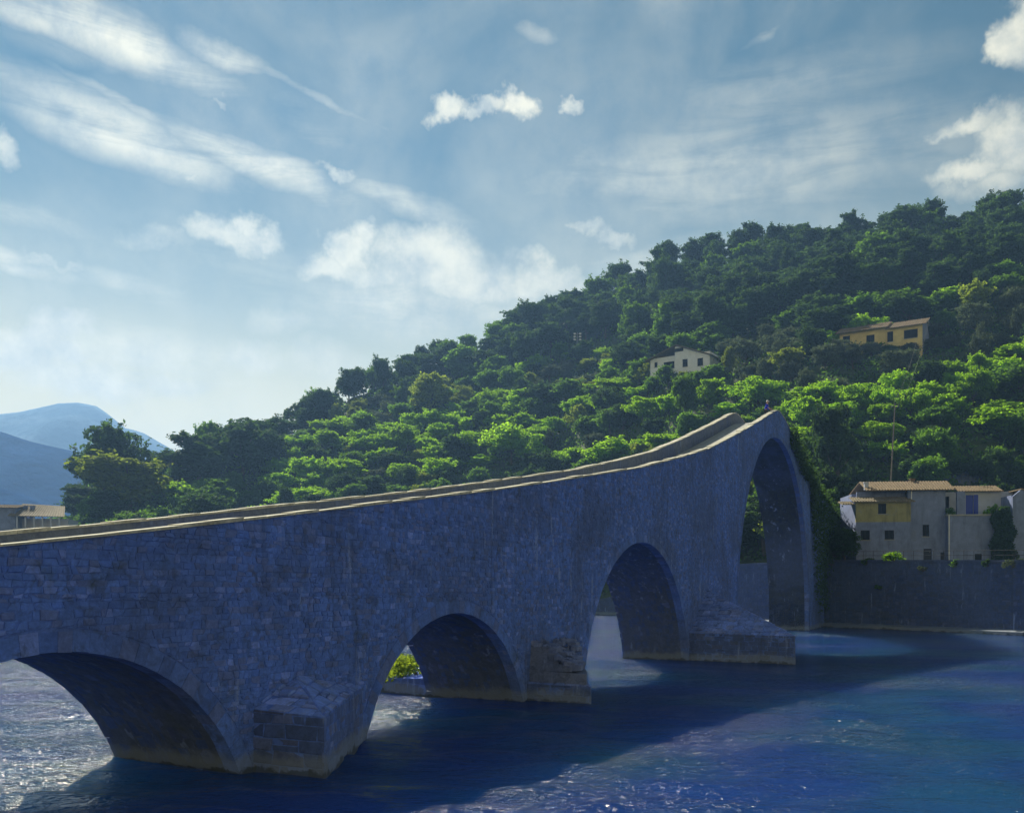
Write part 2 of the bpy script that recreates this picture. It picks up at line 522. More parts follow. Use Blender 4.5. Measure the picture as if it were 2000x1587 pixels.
# ------------------------------------------------------------------ the river
def water_mat():
    m, q = material('river_water')
    pos = q.n('ShaderNodeNewGeometry').outputs['Position']
    v1 = q.n('ShaderNodeMapping', {'Vector': pos, 'Rotation': (0, 0, .22), 'Scale': (1.0, 2.0, 1)}).outputs[0]
    n1 = q.noise(v1, 1.7, 3, .5, .4)
    n2 = q.noise(v1, 5.0, 3, .55, .5)
    calm = q.noise(q.n('ShaderNodeMapping', {'Vector': pos, 'Scale': (.05, .10, 1)}).outputs[0], 1.0, 3, .5)
    h = q.math('ADD', q.math('MULTIPLY', n1, .7), q.math('MULTIPLY', n2, .34))
    h = q.math('MULTIPLY', h, q.ramp(calm, .36, .58, .35, 1.0))
    c = q.mix(q.ramp(q.noise(pos, .12, 3, .5), .4, .65), (.004, .031, .17), (.006, .050, .135))
    n3 = q.noise(v1, 3.6, 4, .6, .8)
    h = q.math('ADD', h, q.math('MULTIPLY', q.math('MULTIPLY', q.ramp(n3, .55, .75, 0, .55), q.ramp(calm, .36, .56, .1, 1.0)), 1.0))
    rg = q.ramp(calm, .38, .58, .10, .15)
    m = finish(m, q, c, rg, h, 1.0, .5, .5, IOR=1.333)
    bs = [n for n in m.node_tree.nodes if n.type == 'BSDF_PRINCIPLED'][0]
    bs.subsurface_method = 'BURLEY'
    bs.inputs['Subsurface Weight'].default_value = 1.0
    bs.inputs['Subsurface Radius'].default_value = (.6, 1.0, 1.4)
    bs.inputs['Subsurface Scale'].default_value = 8.0
    return m


M['water'] = water_mat()
uw = np.linspace(-1.5, 1.5, 420)
Yw = np.concatenate([np.linspace(-60, 4, 8), np.geomspace(7, 320, 620)])
mw = MB()
U, Yg = np.meshgrid(uw, Yw, indexing='ij')
Xg = U * np.maximum(Yg, 40.0) * 1.0
Xg = np.where(Yg > 40, U * Yg, U * 40.0)
ph = [(0.62, 1.9, .35), (0.9, 2.3, -.3), (1.4, 3.1, .15), (2.2, 4.3, -.1), (.41, 1.2, .6), (3.1, 5.0, .25)]
Z = np.zeros_like(Xg)
for i, (wl, sp_, an) in enumerate(ph):
    kx, ky = math.sin(an) * 2 * math.pi / wl, math.cos(an) * 2 * math.pi / wl
    warp = .9 * np.sin(Xg * (.31 + .07 * i) + i) + .7 * np.sin(Yg * (.23 + .05 * i) + 2 * i) + .5 * np.sin(Xg * 1.3 + Yg * .9 + i * 3)
    fade = np.clip((wl * 22 - Yg) / (wl * 11), 0, 1)
    Z += np.sin(kx * Xg + ky * Yg + warp * 1.7) * wl * .017 * fade
me = bpy.data.meshes.new('river')
nv = Xg.size
co = np.stack([Xg.ravel(), Yg.ravel(), Z.ravel()], 1).astype(np.float32)
nu, ny = Xg.shape
ii, jj = np.meshgrid(np.arange(nu - 1), np.arange(ny - 1), indexing='ij')
a = (ii * ny + jj).ravel()
fq = np.stack([a, a + ny, a + ny + 1, a + 1], 1).astype(np.int32)


def np_mesh(me, co, quads, smooth=False, mat=None):
    me.vertices.add(len(co))
    me.vertices.foreach_set('co', np.ascontiguousarray(co, dtype=np.float32).ravel())
    k = quads.shape[1]
    me.loops.add(quads.size)
    me.loops.foreach_set('vertex_index', np.ascontiguousarray(quads, dtype=np.int32).ravel())
    me.polygons.add(len(quads))
    me.polygons.foreach_set('loop_start', np.arange(0, quads.size, k, dtype=np.int32))
    if smooth:
        me.polygons.foreach_set('use_smooth', np.ones(len(quads), dtype=bool))
    me.update(calc_edges=True)
    if mat:
        me.materials.append(mat)


np_mesh(me, co, fq, True, M['water'])
river = link('river', me)
tag(river, kind='structure')

# ------------------------------------------------------------------ masonry
def clip_half(poly, a, b, c):
    """keep the side a*u + b*v <= c"""
    out = []
    n = len(poly)
    for i in range(n):
        p, q = poly[i], poly[(i + 1) % n]
        dp, dq = a * p[0] + b * p[1] - c, a * q[0] + b * q[1] - c
        if dp <= 0:
            out.append(p)
        if (dp < 0 < dq) or (dq < 0 < dp):
            k = dp / (dp - dq)
            out.append((p[0] + (q[0] - p[0]) * k, p[1] + (q[1] - p[1]) * k))
    return out


def area2(poly):
    return .5 * sum(poly[i][0] * poly[(i + 1) % len(poly)][1] - poly[(i + 1) % len(poly)][0] * poly[i][1] for i in range(len(poly)))


def stone_tint(r, gain=1.0, grey=0.0):  # the blue cast of shade is mixed into these stone colours
    k = r.random()
    g_ = gain * r.uniform(.88, 1.12)
    if k < .62:
        c = (.105, .20, .60)
    elif k < .80:
        c = (.13, .19, .48)
    elif k < .92:
        c = (.085, .17, .55)
    else:
        c = (.17, .26, .68)
    m_ = (c[0] + c[1]) * .62
    return tuple((x + (m_ - x) * grey) * g_ for x in c)


def masonry(u0, u1, v0, v1, place, clip=None, hr=(.075, .19), wr=(.10, .34), joint=.009, proud=(.002, .024), seed=1, gain=1.0, grey=0.0):
    """coursed rubble: a list of (verts, faces, tint, centre) stones; place(u, v, d) gives the point d proud of the face"""
    r = random.Random(seed)
    out = []
    v = v0
    row = 0

    def line(j, u):
        return .05 * noise.noise(Vector((u * .55, j * 7.3, seed))) + .018 * noise.noise(Vector((u * 2.7, j * 3.1, seed + 9)))
    while v < v1:
        h = r.uniform(*hr)
        u = u0 - r.random() * wr[1]
        lean = 0.0
        while u < u1:
            w = r.uniform(*wr) * (.75 + .5 * h / hr[1])
            nl = r.uniform(-.035, .035)
            parts = [(0, 1)]
            if h > .18 and r.random() < .22:
                k = r.uniform(.4, .6)
                parts = [(0, k), (k, 1)]
            for a, b in parts:
                def pt(uu, f, ln):
                    vv = v + line(row, uu) + (h + line(row + 1, uu) - line(row, uu)) * f
                    return (uu + ln * (f - .5) * 2 + r.uniform(-.022, .022), vv + r.uniform(-.018, .018))
                poly = [pt(u, a, lean), pt(u + w, a, nl), pt(u + w, b, nl), pt(u, b, lean)]
                # knock a corner off now and then
                if r.random() < .45:
                    i = r.randrange(4)
                    p, q, s = poly[i], poly[i - 1], poly[(i + 1) % 4]
                    f1, f2 = r.uniform(.12, .3), r.uniform(.15, .4)
                    poly[i:i + 1] = [(p[0] + (q[0] - p[0]) * f1, p[1] + (q[1] - p[1]) * f1), (p[0] + (s[0] - p[0]) * f2, p[1] + (s[1] - p[1]) * f2)]
                if clip:
                    poly = clip(poly)
                if not poly or len(poly) < 3:
                    continue
                ar = area2(poly)
                if ar < .004:
                    continue
                cx = sum(p[0] for p in poly) / len(poly)
                cy = sum(p[1] for p in poly) / len(poly)
                pr = r.uniform(*proud)
                n = len(poly)
                vs = []
                ring = []
                for p in poly:
                    dx, dy = cx - p[0], cy - p[1]
                    L = math.hypot(dx, dy) + 1e-6
                    ring.append((p[0] + dx * min(.3, joint / L * 1.25), p[1] + dy * min(.3, joint / L * 1.25), dx, dy, L))
                for p in ring:
                    vs.append(place(p[0], p[1], -.05))
                for p in ring:
                    vs.append(place(p[0], p[1], pr * .55 + r.uniform(-.004, .004)))
                tx, ty = r.uniform(-.03, .03), r.uniform(-.03, .03)
                for p in ring:
                    k = min(.35, .03 / p[4] + .05)
                    uu, vv = p[0] + p[2] * k, p[1] + p[3] * k
                    vs.append(place(uu, vv, pr + (uu - cx) * tx + (vv - cy) * ty + r.uniform(-.005, .005)))
                fs = [tuple(2 * n + i for i in range(n))]
                for i in range(n):
                    j = (i + 1) % n
                    fs.append((i, j, n + j, n + i))
                    fs.append((n + i, n + j, 2 * n + j, 2 * n + i))
                out.append((vs, fs, stone_tint(r, gain, grey), place(cx, cy, 0), ar))
            lean = nl
            u += w
        v += h
        row += 1
    return out


def emit_stuff(name, stones, mat, parent, off):
    b = MB()
    for vs, fs, ti, c, ar in stones:
        b.add(vs, fs, ti)
    o = b.build(name, mat, parent, off=off)
    tag(o, kind='stuff')
    return o


# ------------------------------------------------------------------ the bridge
HUMP = {}
ANG = math.atan2(900, FPX)
DX, DY = math.sin(ANG), math.cos(ANG)        # along the bridge, away from the camera
NX, NY = -math.cos(ANG), math.sin(ANG)       # across it, to its far side
def face_Y(x): return FPX * CAM_Z / (.2519 * (1900 - x))
P0 = ((470 - 1000) / FPX * face_Y(470), face_Y(470))
def t_of(x): return (face_Y(x) - P0[1]) / DY
WID = 4.2


def bp(t, n, z):
    return (P0[0] + DX * t + NX * n, P0[1] + DY * t + NY * n, z)


prof_px = [(-600, 1098), (-250, 1080), (0, 1060), (150, 1046), (300, 1030.5), (498, 1009), (693, 986), (800, 973), (950, 956), (1100, 934.5), (1251, 911), (1327, 892), (1383.5, 875), (1440, 846),
           (1478, 824), (1508, 805), (1519, 799), (1526, 806), (1537, 824), (1554, 866), (1572, 908), (1590, 940), (1603, 960), (1622, 988), (1645, 1015)]
PT = np.array([(t_of(x), CAM_Z + (HOR - y) / FPX * face_Y(x)) for x, y in prof_px])
# one smooth profile
_ts = np.arange(PT[0, 0], PT[-1, 0], .1)
_zs = np.interp(_ts, PT[:, 0], PT[:, 1])
_k = np.exp(-.5 * (np.arange(-22, 23) / 4.5) ** 2); _k /= _k.sum()
_zs = np.convolve(np.pad(_zs, 22, mode='edge'), _k, mode='valid')
def ztop(t): return float(np.interp(t, _ts, _zs))
def slope(t): return (ztop(t + .15) - ztop(t - .15)) / .3


T0, T1 = -17.0, float(_ts[-1]) - .2
SPANS = [(-9.9, 0.0, 3.24), (5.0, 15.4, 3.64), (21.5, 38.6, 6.95), (51.6, 84.8, 18.05)]
ARCH = []
for a, b, rise in SPANS:
    hs = (b - a) / 2
    Rr = (hs * hs + rise * rise) / (2 * rise)
    ARCH.append(((a + b) / 2, rise - Rr, Rr, a, b))

bridge = empty('stone_bridge', bp(18, WID / 2, 0))
tag(bridge, 'grey stone humpback bridge of several arches rising to a high crest across the river', 'bridge')
BO = tuple(bridge.location)
PAR_H, PAR_W, COP = .95, .42, .07
REAR = .09     # the far parapet stands a little higher
f0, f1 = .017, WID - .03

# the core: spandrels, vaults, deck and parapets, with the facing stones set into its face
tl = list(np.arange(T0, T1, .6))
for tc_, zc, Rr, a, b in ARCH:
    tl = [t for t in tl if not (a - .05 < t < b + .05)]
    a0 = math.asin(max(-1, min(1, (0 - zc) / Rr)))
    n = max(24, int(Rr * 5))
    for i in range(n + 1):
        an = math.pi - a0 + (2 * a0 - math.pi) * i / n
        tl.append(tc_ + Rr * math.cos(an))
tl = sorted(tl)


def zbot(t, mid):
    for tc_, zc, Rr, a, b in ARCH:
        if a < mid < b:
            return max(0, zc + math.sqrt(max(0, Rr * Rr - (t - tc_) ** 2)))
    return -2.8


core = MB()
inner = (MB(), MB())
vcore = [MB() for _ in ARCH]
for i in range(len(tl) - 1):
    ta, tb = tl[i], tl[i + 1]
    if tb - ta < 1e-5:
        continue
    mid = (ta + tb) / 2
    ba, bb = zbot(ta, mid), zbot(tb, mid)
    pa, pb = ztop(ta) - COP, ztop(tb) - COP
    da, db = ztop(ta) - PAR_H, ztop(tb) - PAR_H
    inarch = ba > -1
    core.add([bp(ta, f0, ba), bp(tb, f0, bb), bp(tb, f0, pb), bp(ta, f0, pa)], [(0, 1, 2, 3)])
    core.add([bp(ta, f1, ba), bp(tb, f1, bb), bp(tb, f1, pb + REAR), bp(ta, f1, pa + REAR)], [(3, 2, 1, 0)])
    if inarch:
        vcore[[k for k, A_ in enumerate(ARCH) if A_[3] < mid < A_[4]][0]].add([bp(ta, f0, ba), bp(tb, f0, bb), bp(tb, f1, bb), bp(ta, f1, ba)], [(3, 2, 1, 0)])
    for n0, n1, rz in ((f0, PAR_W, 0), (WID - PAR_W, f1, REAR)):
        core.add([bp(ta, n0, pa + rz), bp(tb, n0, pb + rz), bp(tb, n1, pb + rz), bp(ta, n1, pa + rz)], [(0, 1, 2, 3)])
    inner[0].add([bp(ta, PAR_W, da), bp(tb, PAR_W, db), bp(tb, PAR_W, pb), bp(ta, PAR_W, pa)], [(3, 2, 1, 0)])
    inner[1].add([bp(ta, WID - PAR_W, da), bp(tb, WID - PAR_W, db), bp(tb, WID - PAR_W, pb + REAR), bp(ta, WID - PAR_W, pa + REAR)], [(0, 1, 2, 3)])
for tc_, zc, Rr, a, b in ARCH:
    for t in (a, b):
        core.add([bp(t, f0, -2.8), bp(t, f1, -2.8), bp(t, f1, .02), bp(t, f0, .02)], [(0, 1, 2, 3)])
for t in (T0, T1):
    core.add([bp(t, f0, -2.8), bp(t, f1, -2.8), bp(t, f1, ztop(t)), bp(t, f0, ztop(t))], [(0, 1, 2, 3)])
core.t = [(.11, .20, .59)] * len(core.v)
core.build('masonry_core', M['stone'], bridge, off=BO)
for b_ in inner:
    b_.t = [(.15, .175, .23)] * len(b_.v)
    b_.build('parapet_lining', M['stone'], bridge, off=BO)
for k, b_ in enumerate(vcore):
    b_.t = [(.08, .105, .19) if k < 3 else (.03, .04, .07)] * len(b_.v)  # vault shade put into the tint, deepest under the tall arch
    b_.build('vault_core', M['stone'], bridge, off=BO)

# paved path between the parapets
dk = MB()
ts_ = np.arange(T0, T1, .5)
for i in range(len(ts_) - 1):
    ta, tb = ts_[i], ts_[i + 1]
    da, db = ztop(ta) - PAR_H + .004, ztop(tb) - PAR_H + .004
    dk.add([bp(ta, PAR_W, da), bp(tb, PAR_W, db), bp(tb, WID - PAR_W, db), bp(ta, WID - PAR_W, da)], [(0, 1, 2, 3)])
dk.build('path', M['paving'], bridge, off=BO)

# facing stones of the side that the river bank sees
RING = .42


def clip_face(poly):
    cx = sum(p[0] for p in poly) / len(poly)
    cy = sum(p[1] for p in poly) / len(poly)
    for tc_, zc, Rr, a, b in ARCH:
        dx, dz = cx - tc_, cy - zc
        L = math.hypot(dx, dz)
        if L < Rr + RING - .04 and dz > -zc - .6:
            if a - RING < cx < b + RING:
                return None
        if L < Rr + RING + 1.2:
            nx, nz = dx / L, dz / L
            poly = clip_half(poly, -nx, -nz, -(nx * tc_ + nz * zc + Rr + RING + .012))
            if len(poly) < 3:
                return None
    s = slope(cx)
    return clip_half(poly, -s, 1, ztop(cx) - COP - .012 - s * cx)


def bulge(t, z):
    return .05 * noise.noise(Vector((t * .3, z * .35, 2.2)))


stones = masonry(T0, T1, -.35, 21.2, lambda u, v, d_: bp(u, .0 - d_ + .012 + min(0, bulge(u, v)) * .3, v), clip_face, seed=3)
# the rest of the masonry: vaults
vault = []
for k, (tc_, zc, Rr, a, b) in enumerate(ARCH):
    a0 = math.asin(max(-1, min(1, -zc / Rr)))
    L0, L1 = a0 * Rr, (math.pi - a0) * Rr

    def pl(u, v, d_, tc_=tc_, zc=zc, Rr=Rr):
        an = u / Rr
        rr = Rr - d_ * .8 + .01
        return bp(tc_ + rr * math.cos(an), v, zc + rr * math.sin(an))
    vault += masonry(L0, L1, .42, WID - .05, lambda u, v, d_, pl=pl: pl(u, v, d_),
                     lambda p, L0=L0, L1=L1: clip_half(clip_half(p, 1, 0, L1), -1, 0, -L0), hr=(.2, .4), wr=(.25, .6), seed=40 + k, gain=.5 if k < 3 else .17, grey=.15)  # low gain paints the shade under the arches into the stones
stones.sort(key=lambda s: -s[4] / (s[3][1] ** 2) * (1 if -.55 < s[3][0] / max(1, s[3][1]) < .56 and s[3][2] > .0 else .0))
for vs, fs, ti, c, ar in stones[:300]:
    MB().add(vs, fs, ti).build('stone', M['stone'], bridge, off=BO)
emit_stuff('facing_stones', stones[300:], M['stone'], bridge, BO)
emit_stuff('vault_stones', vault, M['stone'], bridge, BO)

# voussoirs: the cut stones of each arch ring
vr = random.Random(5)
for k, (tc_, zc, Rr, a, b) in enumerate(ARCH):
    a0 = math.asin(max(-1, min(1, -zc / Rr)))
    n = int((math.pi - 2 * a0) * Rr / (.36 if k < 2 else .44))
    edges = [a0 + (math.pi - 2 * a0) * (i + (vr.uniform(-.15, .15) if 0 < i < n else 0)) / n for i in range(n + 1)]
    for i in range(n):
        e0, e1 = edges[i] + .003 / Rr, edges[i + 1] - .003 / Rr
        ro = Rr + RING + vr.uniform(-.05, .0)
        pr = vr.uniform(.002, .014)
        inn = Rr - vr.uniform(.012, .03)
        pts = []
        for nn in (-pr, .44):
            for r_, e in ((inn, e0), (ro, e0), (ro, e1), (inn, e1)):
                pts.append(bp(tc_ + r_ * math.cos(e), nn, zc + r_ * math.sin(e)))
        b_ = MB()
        b_.add(pts, [(3, 2, 1, 0), (4, 5, 6, 7), (0, 1, 5, 4), (1, 2, 6, 5), (2, 3, 7, 6), (3, 0, 4, 7)], stone_tint(vr, 1.0 if k < 3 else .72))  # ring of the tall arch painted darker along with its shaded vault
        b_.build('voussoir', M['stone'], bridge, off=BO)

# coping slabs on both parapets
cr = random.Random(9)
for n0, n1, rz in ((-.04, PAR_W + .03, 0), (WID - PAR_W - .03, WID + .05, REAR)):
    t = T0
    while t < T1 - .3:
        L = cr.uniform(.75, 1.15)
        if t > 40: L *= 1.15
        te = min(T1, t + L)
        dz = cr.uniform(-.028, .022)
        tw = cr.uniform(-.03, .03)
        p = []
        for zoff in (-COP + .004, cr.uniform(-.01, .012)):
            for (tt, nn) in ((t + .018, n0 + tw), (te - .018, n0 - tw * .5), (te - .018, n1 - tw * .5), (t + .018, n1 + tw)):
                p.append(bp(tt, nn, ztop(tt) + rz + zoff + (dz if zoff > -.05 else 0)))
        MB().hexa(p).build('coping_stone', M['coping'], bridge, off=BO)
        t = te

# cutwaters
def planar(parent, corners, seed, hr=(.2, .4), wr=(.3, .8), gain=1.0, proud=(.01, .04), clip_extra=None):
    """stones on a flat face; corners run counter-clockwise seen from outside, the first edge is the course direction"""
    c = [Vector(p) for p in corners]
    U_ = (c[1] - c[0]).normalized()
    nn = (c[1] - c[0]).cross(c[-1] - c[0]).normalized()
    V_ = nn.cross(U_)
    uv = [((p - c[0]).dot(U_), (p - c[0]).dot(V_)) for p in c]
    us_, vs_ = [p[0] for p in uv], [p[1] for p in uv]

    def cl(poly):
        for i in range(len(uv)):
            p, q = uv[i], uv[(i + 1) % len(uv)]
            ex, ey = q[0] - p[0], q[1] - p[1]
            L = math.hypot(ex, ey)
            if L < 1e-6: continue
            a_, b_ = ey / L, -ex / L
            poly = clip_half(poly, a_, b_, a_ * p[0] + b_ * p[1] - .006)
            if len(poly) < 3: return None
        return poly
    return masonry(min(us_), max(us_), min(vs_), max(vs_), lambda u, v, d_: tuple(c[0] + U_ * u + V_ * v + nn * (d_ - .012)), cl, hr, wr, .012, proud, seed, gain, .25)


def cutwater(label, ta, tb, ap, zl, za, zr, seed, side=1, peak=None):
    """a pointed pier foot: ta..tb along the wall, ap = (t, n) of its nose, heights at wall, nose, wall"""
    f = (lambda n: n) if side > 0 else (lambda n: WID - n)
    A, B, C = (ta, f(.06)), (tb, f(.06)), (ap[0], f(ap[1]))
    root = MB()
    lo, hi = -2.8, None
    p = [bp(*A, lo), bp(*C, lo), bp(*B, lo), bp(*A, zl), bp(*C, za), bp(*B, zr)]
    root.add(p, [(0, 1, 4, 3), (1, 2, 5, 4)])
    if peak:
        root.add([bp(*A, zl), bp(*C, za), bp(*B, zr), bp(peak[0], f(.06), peak[1])], [(0, 1, 3), (1, 2, 3)])
    else:
        root.add(p[3:], [(0, 1, 2)])
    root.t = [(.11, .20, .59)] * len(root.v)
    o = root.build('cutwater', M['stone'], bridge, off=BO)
    if label: o['label'] = label
    w0 = -.3
    ca, cc, cb = Vector(bp(*A, w0)), Vector(bp(*C, w0)), Vector(bp(*B, w0))
    fl = [(ca, cc, zl, za), (cc, cb, za, zr)]
    st = []
    for k, (p0, p1, z0, z1) in enumerate(fl):
        q0, q1 = Vector((p0.x, p0.y, z0)), Vector((p1.x, p1.y, z1))
        cs = [p0, p1, q1, q0]
        if side < 0: cs = [p1, p0, q0, q1]
        st += planar(o, cs, seed + k, gain=.9 if k else .6)  # lower gain paints the first face as the shaded side
    tp = [Vector(bp(*A, zl)), Vector(bp(*C, za)), Vector(bp(*B, zr))]
    if side < 0: tp = tp[::-1]
    tops = [tp]
    if peak:
        pk = Vector(bp(peak[0], f(.06), peak[1]))
        tops = [[tp[0], tp[1], pk], [tp[1], tp[2], pk]]
    for k, tq in enumerate(tops):
        st += planar(o, tq, seed + 5 + k, (.2, .45), (.25, .7), 1.4, (.01, .09))  # top stones lightened so they look lit from above
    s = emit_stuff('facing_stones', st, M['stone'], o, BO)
    return o


cutwater('pointed cutwater at the foot of the pier beside the near arch', .45, 5.0, (.55, -2.1), 1.5, 1.42, 1.62, 60, 1, (2.0, 2.15))
cutB = cutwater('cutwater with a broken, tumbled top at the second pier', 15.75, 21.5, (16.0, -2.6), .72, .68, .72, 70)
cutwater('long sloping cutwater at the foot of the high arch', 38.75, 51.2, (38.6, -6.4), 1.72, 1.66, 1.72, 80, 1, (43.0, 4.4))
cutwater(None, .45, 5.0, (2.7, -3.0), 1.9, 1.4, 1.7, 90, -1)
cutwater('overgrown cutwater seen through the second arch', 15.6, 21.2, (16.2, -4.6), .75, .42, .7, 95, -1)

# tumbled upper courses of the broken cutwater: a rough mass with loose blocks on top
def rock(c, r_, seed, sq=(1, 1, 1), tint=None):
    rr = random.Random(seed)
    vs, fs = [], []
    nl, ns = 3, 5
    for i in range(nl + 1):
        th = math.pi * i / nl
        for j in range(ns):
            ph_ = 2 * math.pi * j / ns
            k = r_ * rr.uniform(.8, 1.25)
            x, y, z = math.sin(th) * math.cos(ph_), math.sin(th) * math.sin(ph_), math.cos(th)
            m_ = max(abs(x), abs(y), abs(z)) ** .45
            vs.append((c[0] + x * k * sq[0] / m_, c[1] + y * k * sq[1] / m_, c[2] + z * k * sq[2] / m_))
    for i in range(nl):
        for j in range(ns):
            fs.append((i * ns + j, (i + 1) * ns + j, (i + 1) * ns + (j + 1) % ns, i * ns + (j + 1) % ns))
    return vs, fs


rb = random.Random(21)
mass = MB()
steps = [(15.95, 21.0, .0, -2.35, .72, 1.22), (16.0, 20.6, .0, -1.75, 1.2, 1.55), (16.05, 20.0, .0, -1.15, 1.5, 1.95), (16.1, 19.4, .0, -.7, 1.9, 2.2)]
for ta, tb, n0, n1, z0, z1 in steps:
    A, B, C = (ta, .02), (tb, .02), (ta + .15, n1)
    D_ = (ta + .9, n1 + .25)
    mass.add([bp(*A, z0), bp(*C, z0), bp(*D_, z0), bp(*B, z0), bp(*A, z1), bp(*C, z1 - .08), bp(*D_, z1 - .05), bp(*B, z1)],
             [(4, 5, 6, 7), (0, 1, 5, 4), (1, 2, 6, 5), (2, 3, 7, 6)])
mass.t = [(.18, .21, .32)] * len(mass.v)
mass.build('broken_courses', M['stone'], cutB, off=BO)
for i in range(64):
    n_ = -1.95 * rb.random() ** .9
    zz = np.interp(-n_, [0, .7, 1.15, 1.75, 2.3], [2.28, 2.08, 1.72, 1.42, 1.2])
    t_ = 16.25 + rb.random() ** 1.5 * max(.15, 4.2 + n_ * 2.0)
    vs, fs = rock(bp(t_, n_, zz), rb.uniform(.10, .23), 300 + i, (1.15, 1.15, .8))
    MB().add(vs, fs, stone_tint(rb, 1.15, .6)).build('loose_block', M['stone'], cutB, off=BO)

# ------------------------------------------------------------------ river wall under the houses
wall = empty('river_wall', (bank_y(.4) * .4, bank_y(.4), 0))
tag(wall, 'tall dark stone retaining wall along the far water edge', 'wall', kind='thing')
WO = tuple(wall.location)
wu = list(np.linspace(.02, 1.0, 60))
wp = [(u * bank_y(u), bank_y(u), wall_z(u)) for u in wu]
wb, wc, wf, wst = MB(), MB(), MB(), []
for i in range(len(wp) - 1):
    a, b = Vector(wp[i]), Vector(wp[i + 1])
    e = Vector((b.x - a.x, b.y - a.y, 0)).normalized()
    m_ = Vector((-e.y, e.x, 0))
    if m_.y < 0: m_ = -m_
    a0, b0 = a - m_ * .0, b - m_ * .0
    wb.hexa([(a.x, a.y, -2.6), (b.x, b.y, -2.6), (b + m_ * .7)[:2] + (-2.6,), (a + m_ * .7)[:2] + (-2.6,),
             (a.x, a.y, a.z), (b.x, b.y, b.z), (b + m_ * .7)[:2] + (b.z,), (a + m_ * .7)[:2] + (a.z,)])
    # low footing that the water laps, and a kerb along the top
    fa, fb = a - m_ * .9, b - m_ * .9
    wf.hexa([(fa.x, fa.y, -2.6), (fb.x, fb.y, -2.6), (b.x, b.y, -2.6), (a.x, a.y, -2.6),
             (fa.x, fa.y, .32), (fb.x, fb.y, .32), (b.x, b.y, .5), (a.x, a.y, .5)])
    ka, kb = a - m_ * .12, b - m_ * .12
    wc.hexa([(ka.x, ka.y, a.z), (kb.x, kb.y, b.z), (b + m_ * .5)[:2] + (b.z,), (a + m_ * .5)[:2] + (a.z,),
             (ka.x, ka.y, a.z + .22), (kb.x, kb.y, b.z + .22), (b + m_ * .5)[:2] + (b.z + .22,), (a + m_ * .5)[:2] + (a.z + .22,)])
    if .08 < wu[i] < .68:
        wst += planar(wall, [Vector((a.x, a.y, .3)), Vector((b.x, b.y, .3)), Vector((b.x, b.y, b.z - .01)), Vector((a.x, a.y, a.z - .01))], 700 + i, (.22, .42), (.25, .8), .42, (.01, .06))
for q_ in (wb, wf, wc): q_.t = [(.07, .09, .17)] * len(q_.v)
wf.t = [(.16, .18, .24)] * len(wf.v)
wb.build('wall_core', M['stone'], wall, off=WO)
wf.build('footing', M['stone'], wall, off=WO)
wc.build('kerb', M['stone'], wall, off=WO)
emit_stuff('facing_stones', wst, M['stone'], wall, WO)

# ------------------------------------------------------------------ houses
M['plaster'] = plain('grey_plaster', (.19, .23, .40), .9, 1.1, .3, .2, streak=.5)
M['plaster_yellow'] = plain('yellow_plaster', (.30, .28, .13), .9, 1.1, .3, .2, streak=.6)
M['plaster_white'] = plain('white_plaster', (.46, .49, .60), .9, 1.3, .15, .15)
M['house_white'] = plain('bright_white_plaster', (.74, .76, .80), .9, 1.3, .12, .15)
M['plaster_ochre'] = plain('ochre_plaster', (.60, .48, .20), .9, .8, .2, .15)
M['tile'] = plain('terracotta', (.19, .135, .075), .85, 2.2, .45, .4)
M['tile_old'] = plain('lichened_tile', (.20, .165, .11), .9, 2.0, .45, .4)
M['wood'] = plain('dark_wood', (.03, .03, .04), .9, 3, .3, .3)
M['blue_paint'] = plain('blue_paint', (.03, .06, .42), .5, 3, .2, .15)
M['glass'] = plain('window_glass', (.010, .013, .02), .45, 1, .2, 0, .04)
M['metal'] = plain('grey_metal', (.20, .21, .22), .5, 3, .3, .1, .5, .6)
M['cable'] = plain('cable_grey', (.16, .17, .17), .7, 3, .2, .1)
M['iron'] = plain('rusty_iron', (.05, .045, .05), .8, 3, .3, .2)
M['white_metal'] = plain('white_pipe', (.75, .75, .76), .5, 3, .12, .1)
M['concrete'] = plain('concrete', (.30, .30, .30), .9, 2, .25, .3)


